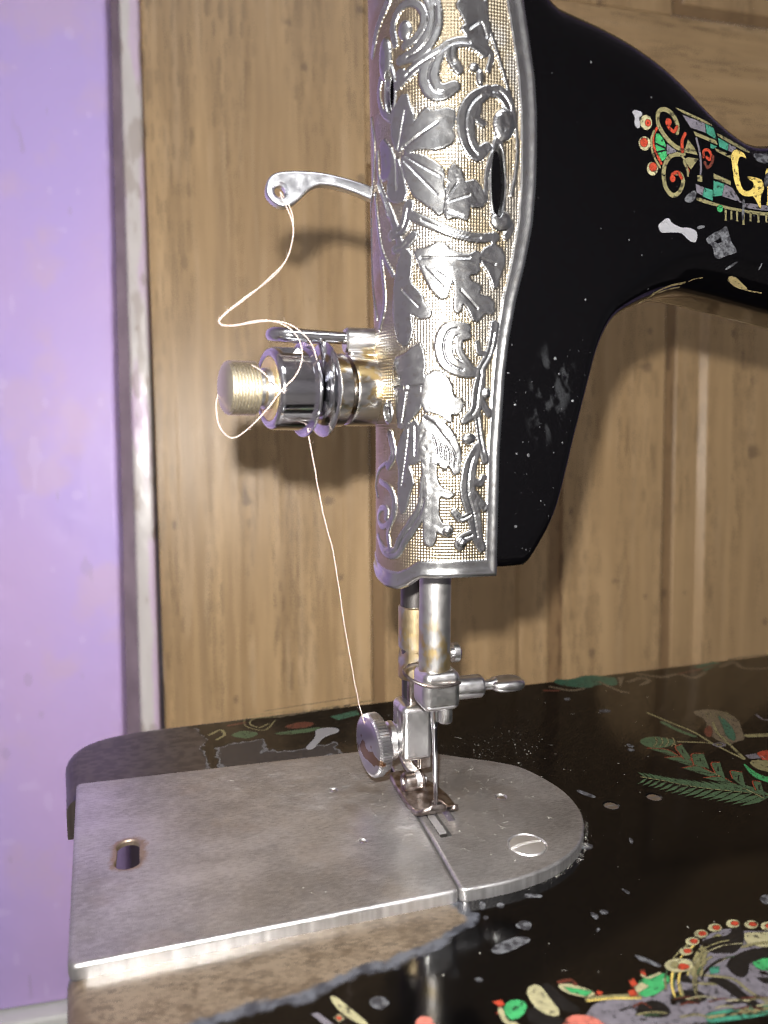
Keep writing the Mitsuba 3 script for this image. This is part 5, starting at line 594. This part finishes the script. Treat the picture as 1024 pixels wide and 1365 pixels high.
# ------------------------------------------------------------------ thread tension and take-up lever
def build_tension():
    Y, Z = 6.0, 107.2; TN = SM + '__thread_tension'
    TURN = trimesh.transformations.rotation_matrix(math.radians(11), [0, 0, 1], [-.013, .006, .1072]) @ np.diag([1.07, 1, 1, 1])
    TURN[0, 3] += .0
    turned = lambda m: scaled(m).apply_transform(TURN)
    put(TN + '__base', turned(lathe([(-9, 8.5), (-20.6, 8.5), (-21.2, 8.2), (-21.4, 7.6), (-21.4, 5.4), (-22.3, 5.4), (-22.3, 8.2), (-22.6, 8.6), (-25.2, 8.6), (-25.6, 8.2), (-25.6, 4), (-29, 4)], Y, Z, 0, 96)), 'tarnish', 30)
    dish = lambda s: [(0, 3.5), (.1 * s, 6.5), (.5 * s, 8.5), (1.3 * s, 10.2), (1.75 * s, 10.9), (1.95 * s, 11.05), (2.2 * s, 10.95), (2.25 * s, 10.7), (1.7 * s, 9.9), (.9 * s, 8.2), (.55 * s, 6.4), (.5 * s, 3.5)]
    put(TN + '__disc', turned(lathe(dish(1), Y, Z, -28.6, 96)), 'chrome', 40)
    put(TN + '__disc', turned(lathe(dish(-1), Y, Z, -29.1, 96)), 'chrome', 40)
    can = lathe([(-30.2, 0), (-30.2, 9.2), (-30.5, 9.5), (-37.9, 9.3), (-38.6, 9.1), (-39.0, 8.6), (-39.1, 8.0), (-38.9, 7.4), (-38.6, 7.2), (-38.6, 0)], Y, Z, 0, 96)
    notch = box([-37.4, Y - 6.5, Z + 7.6], [-33.2, Y - 2.5, Z + 12])
    put(TN + '__drum', turned(boolean(can, notch)), 'chrome', 35)
    put(TN + '__drum__end_disc', turned(lathe([(-38.5, 0), (-38.95, 0), (-39.0, 6.9), (-38.8, 7.15), (-38.5, 7.15)], Y, Z, 0, 64)), 'brass', 35)
    put(TN + '__stem', turned(lathe([(-38.6, 4.9), (-40.2, 4.6), (-40.6, 4.0), (-43.0, 3.9)], Y, Z, 0, 40)), 'nickel', 35)
    prof = [(-41.6, 0), (-41.6, 5.0), (-41.9, 5.7)] + [(-41.9 - .66 * k - d, 5.85 + e) for k in range(9) for d, e in ((.06, .10), (.34, .12), (.44, -.30), (.58, -.30))] + [(-48.0, 5.7), (-48.5, 5.0), (-48.9, 3.8), (-49.15, 2), (-49.2, 0)]
    put(TN + '__knob', turned(lathe(prof, Y, Z, 0, 96)), 'knurl_brass', 28, label='ribbed yellowish tension knob')
    # check-spring bracket above
    put(TN + '__bracket', scaled(lathe([(-12, 3.1), (-21.9, 3.1), (-22.4, 2.7), (-22.4, 0)], 4.5, 118.8, 0, 48)), 'nickel', 35)
    put(TN + '__bracket__lug', scaled(rbox([-21.9, 2.6, 111.5], [-10, 9.0, 117.0], 1.3, 4)), 'tarnish', 30)
    put(TN + '__guide_pin', scaled(tube([(-21, 4.2, 119.3), (-26, 4.2, 119.4), (-33, 4.2, 119.5), (-36.2, 4.6, 119.7), (-38.2, 6.4, 120.0), (-38.8, 8.6, 120.1)], [1.45, 1.5, 1.7, 1.8, 1.8, 1.7], 20, 6)), 'chrome', 40)
    # lever
    out = [(-40.6, 151.2), (-40.1, 153.3), (-38.3, 154.9), (-35, 155.5), (-31, 155.8), (-27.4, 155.8), (-22, 155.1), (-16.8, 154.0), (-9, 151.8), (-9, 148.8), (-16.8, 151.0), (-21.5, 152.4), (-25.7, 153.1), (-28.6, 153.0), (-30.9, 151.7), (-32.6, 149.8), (-34.6, 148.0), (-37.0, 147.3), (-39.2, 148.4), (-40.4, 149.8)]
    p = resample(chaikin(out, 2), .5)
    if not Polygon(p).exterior.is_ccw: p = p[::-1]
    lev = ringsolid(p, 1.5, .6, 4, 'xz', 4.0)
    hole = trimesh.creation.cylinder(1.25, 8, sections=32); hole.apply_transform(trimesh.transformations.rotation_matrix(math.pi / 2, [1, 0, 0])); hole.apply_translation([-37.3, 4, 151.0])
    k = lathe([(-.9, 0), (-.9, 1.2), (.1, 1.9), (1, 2.6), (1, 0)], 0, 0, 0, 32); k.apply_transform(trimesh.transformations.rotation_matrix(-math.pi / 2, [0, 0, 1])); k.apply_translation([-37.3, 2.6, 151.0])
    put(SM + '__take_up_lever', scaled(boolean(lev, hole, k)), 'satin', 30)
    labels[SM] = {'label': 'old black sewing machine with an engraved silver face plate and worn flower decals', 'category': 'sewing machine'}

# ------------------------------------------------------------------ printed decals, chips, painted glints, dust, thread
def flat_pieces(items, gap=.1):
    """painter's order: later shapes cut away what lies below; returns {colour: geometry}"""
    shapes = []
    for c, kind, pts, w in items:
        if kind == 'p': g = Polygon(chaikin(pts, 1) if len(pts) > 4 else pts).buffer(0)
        else: g = LineString(spline(np.array(pts), 6)).buffer(max(w, .18) / 2)
        shapes.append((c, g))
    taken, out = None, {}
    for c, g in shapes[::-1]:
        if taken is not None: g = g.difference(taken.buffer(gap))
        taken = g if taken is None else taken.union(g)
        out.setdefault(c, []).append(g)
    return {c: shapely.union_all(v) for c, v in out.items()}
def tri(g, size):
    ms = []
    for q in getattr(g, 'geoms', [g]):
        if q.geom_type != 'Polygon' or q.area < .02: continue
        try: v, f = trimesh.creation.triangulate_polygon(q, engine='earcut')
        except Exception: continue
        v, f = trimesh.remesh.subdivide_to_size(v if v.shape[1] == 3 else np.column_stack([v, np.zeros(len(v))]), f, size, max_iter=12)
        ms.append(trimesh.Trimesh(v, f, process=False))
    return cat_meshes(ms) if ms else None
def wear(items_geom, region, seed, n, lo, hi):
    """flakes that have come off the print: ragged patches cut out of it"""
    r = np.random.default_rng(seed); x0, y0, x1, y1 = region; cut = []
    for _ in range(n):
        c = r.uniform([x0, y0], [x1, y1]); k = 9; a = np.arange(k) * 2 * np.pi / k; rad = r.uniform(lo, hi) * r.uniform(.4, 1.3, k)
        cut.append(Polygon(np.stack([c[0] + rad * np.cos(a) * 1.5, c[1] + rad * np.sin(a)], 1)).buffer(0))
    cut = shapely.union_all(cut)
    return {c: g.difference(cut) for c, g in items_geom.items()}
def rough_outline(pts, amp, seed):
    pts = chaikin(pts, 2)
    p = resample(np.asarray(pts, float), .3 if np.ptp(pts, axis=0).max() > 2 else .15)
    d = (meshkit.fbm(np.column_stack([p * 1.3, np.full(len(p), seed)]), 3, seed) - .5) * amp
    e = np.roll(p, -1, 0) - np.roll(p, 1, 0); nn = np.stack([e[:, 1], -e[:, 0]], 1); nn /= np.linalg.norm(nn, axis=1, keepdims=True) + 1e-9
    return Polygon(p + nn * d[:, None]).buffer(0)
def slab(g, t, size):
    """thin flake: top with a fall at the rim"""
    ms = []
    for q in getattr(g, 'geoms', [g]):
        if q.geom_type == 'Polygon' and q.area > .01: ms.append(trimesh.creation.extrude_polygon(q, t, engine='earcut'))
    return cat_meshes(ms)
def build_decals():
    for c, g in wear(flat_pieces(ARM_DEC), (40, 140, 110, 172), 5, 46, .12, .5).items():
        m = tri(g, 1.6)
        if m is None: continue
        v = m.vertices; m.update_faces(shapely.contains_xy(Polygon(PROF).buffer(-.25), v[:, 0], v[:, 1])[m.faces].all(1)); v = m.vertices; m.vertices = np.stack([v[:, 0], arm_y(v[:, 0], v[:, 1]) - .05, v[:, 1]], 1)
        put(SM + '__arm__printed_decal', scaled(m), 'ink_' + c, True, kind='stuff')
    for c, g in wear(flat_pieces(BED_DEC), (-20, -90, 110, 90), 6, 110, .15, .7).items():
        m = tri(g, 4.0)
        if m is None: continue
        v = m.vertices; m.vertices = np.stack([v[:, 0], v[:, 1], np.full(len(v), -2.95) - np.where(v[:, 1] > 79, .0, 0)], 1)
        put(SM + '__bed__printed_decal', scaled(m), 'ink_' + c, False, kind='stuff')
    for i, pts in enumerate(ARM_CHIPS_GLINTS):
        m = slab(rough_outline(pts, .25, i), .08, 1); v = m.vertices.copy(); y = arm_y(v[:, 0], v[:, 1]); y = np.minimum(y, -10)
        m.vertices = np.stack([v[:, 0], y - .02 - v[:, 2], v[:, 1]], 1); m.invert()
        put(SM + '__arm__chip_and_glint', scaled(m), 'chip_glint_white' if i in (0, 2) else 'chip_grey', False)  # grey chips, plus a flash reflection painted as a white flake
    for i, pts in enumerate(BED_CHIPS_GLINTS):
        m = slab(rough_outline(pts, .3, 20 + i), .08, 1); m.apply_translation([0, 0, -2.98])
        put(SM + '__bed__chip_and_glint', scaled(m), 'chip_glint_white' if i in (15,) else 'chip_grey', False)  # grey chips; the white crescent is a reflection put in as colour
def grains(n, sample, lo, hi, seed, fibre=.15):
    r = np.random.default_rng(seed); ms = []
    ico = trimesh.creation.icosphere(0)
    for _ in range(n):
        p = sample(r); s = lo * (hi / lo) ** (r.random() ** 2.2)
        if r.random() < fibre:
            a = r.uniform(0, 6.3); L = s * 5; d = np.array([math.cos(a), math.sin(a), 0]) * L; b = np.array([-d[1], d[0], 0]) * r.uniform(-.4, .4)
            ms.append(tube(np.array([p - d, p + b * .6 + [0, 0, s * .2], p + d]), s * .16, 5, 4))
        else:
            m = ico.copy(); m.vertices = m.vertices * s * r.uniform(.5, 1.2, 3) * [1, 1, .5] * r.uniform(.8, 1.2, (12, 1)) + p; ms.append(m)
    return cat_meshes(ms)
RIMLINE = spline([(1.9, -32.6), (9.6, -31.9), (18.3, -29.6), (26.7, -24.8), (32.8, -17.5), (36.3, -9.2), (37.0, 1.4), (33.2, 14.2), (27.6, 20.6), (18.7, 26.6), (8, 34.0)], 40)
def build_dust():
    def on_plate(r):
        while True:
            x, y = (r.uniform(-60, 31), r.uniform(-31, 38)) if r.random() < .45 else (r.normal(6, 12), r.normal(3, 12))
            if -31 < y < 38 and x < -5 + 36 * math.sqrt(max(0, 1 - ((y - 3.4) / 35) ** 2)): return np.array([x, y, .03])
    put('lint', scaled(grains(620, on_plate, .07, .24, 1)), 'lint', 30, label='pale lint and dust specks scattered over the steel plates', kind='stuff')
    def on_bed(r):
        while True:
            if r.random() < .35: x, y = r.normal(33, 10), r.normal(34, 7)
            else: x, y = r.uniform(-20, 130), r.uniform(-75, 80)
            if (x < -3 or x > 39 or not Polygon(RIMLINE).buffer(1).contains(Point(x, y))) and not (x < 12 and -34 < y < 43): return np.array([x, y, -2.97])
    put('lint', scaled(grains(300, on_bed, .05, .26, 2)), 'lint', 30, label='pale dust specks scattered over the black machine bed', kind='stuff')
    def rim(r):
        t = r.normal(.48, .16); e = RIMLINE[int(np.clip(t, 0, .999) * len(RIMLINE))]; d = e - np.array([2., 2.]); d /= np.linalg.norm(d); e = e + d * (.3 + abs(r.normal(0, .4))); return np.array([e[0], e[1], -2.9 + abs(r.normal(0, .2))])
    put('lint', scaled(grains(190, rim, .06, .2, 3, .35)), 'lint', 30, label='fluffy lint caught along the edge of the half-round needle plate', kind='stuff')
    r = np.random.default_rng(9); ms = []; ico = trimesh.creation.icosphere(1)
    for _ in range(95):
        for _ in range(30):
            x, z = (r.uniform(10, 95), r.uniform(66, 190)) if r.random() < .5 else (r.uniform(10, 40), r.uniform(66, 120))
            if Polygon(PROF).buffer(-2).contains(Point(x, z)) and x > np.interp(z, EDGE[:, 0], EDGE[:, 1]) + 1: break
        else: continue
        s = .07 * 5 ** (r.random() ** 2.8); m = ico.copy(); m.vertices = m.vertices * [s * r.uniform(.6, 1.2), s * .3, s * r.uniform(.6, 1.4)] * r.uniform(.75, 1.25, (len(m.vertices), 1)) + [x, float(arm_y(np.array([x]), np.array([z]))[0]), z]; ms.append(m)
    put('dust_fleck', scaled(cat_meshes(ms)), 'chip_grey', 30, label='tiny grey flecks stuck on the black enamel of the machine arm', kind='stuff')
def build_thread():
    def twist(pts, r, turns, seed):
        c = spline(pts, 7); n = len(c); t = np.gradient(c, axis=0); t /= np.linalg.norm(t, axis=1, keepdims=True)
        d = np.r_[0, np.cumsum(np.linalg.norm(np.diff(c, axis=0), axis=1))]; s = np.arange(0, d[-1], .16)
        c = np.stack([np.interp(s, d, c[:, k]) for k in range(3)], 1); t = np.gradient(c, axis=0); t /= np.linalg.norm(t, axis=1, keepdims=True)
        a = np.cross(t, [0.2, 1, 0.1]); a /= np.linalg.norm(a, axis=1, keepdims=True); b = np.cross(t, a); ms = []
        c = c + (meshkit.fbm(np.column_stack([s * .3, s * 0 + seed, s * 0]), 3)[:, None] - .5) * .25
        for k in (0, math.pi):
            ph = s * turns + k; ms.append(tube(c + r * .55 * (np.cos(ph)[:, None] * a + np.sin(ph)[:, None] * b), r * .62, 7, 1))
        return ms
    ms = twist(THREAD['a'], .145, 3.6, 1) + twist(THREAD['b'], .145, 3.6, 2) + twist(THREAD['c'], .155, 3.6, 3)
    rr = np.random.default_rng(4)
    for key in 'abc':
        p = spline(THREAD[key], 5)
        for _ in range(14):
            q = p[rr.integers(len(p))]; d = rr.normal(0, 1, 3); d /= np.linalg.norm(d); e = rr.normal(0, .3, 3)
            ms.append(tube(np.array([q, q + d * .5 + e * .3, q + d * rr.uniform(.7, 1.3) + e]), .025, 4, 3))
    put('sewing_thread', scaled(cat_meshes(ms)), 'thread', 40, label='pale pink thread looping from the take-up lever round the tension knob', cat='thread')

build_materials()
build_background()
build_bed()
build_casting()
build_face_plate()
build_plates()
build_bars()
build_tension()
build_decals()
build_thread()
build_dust()
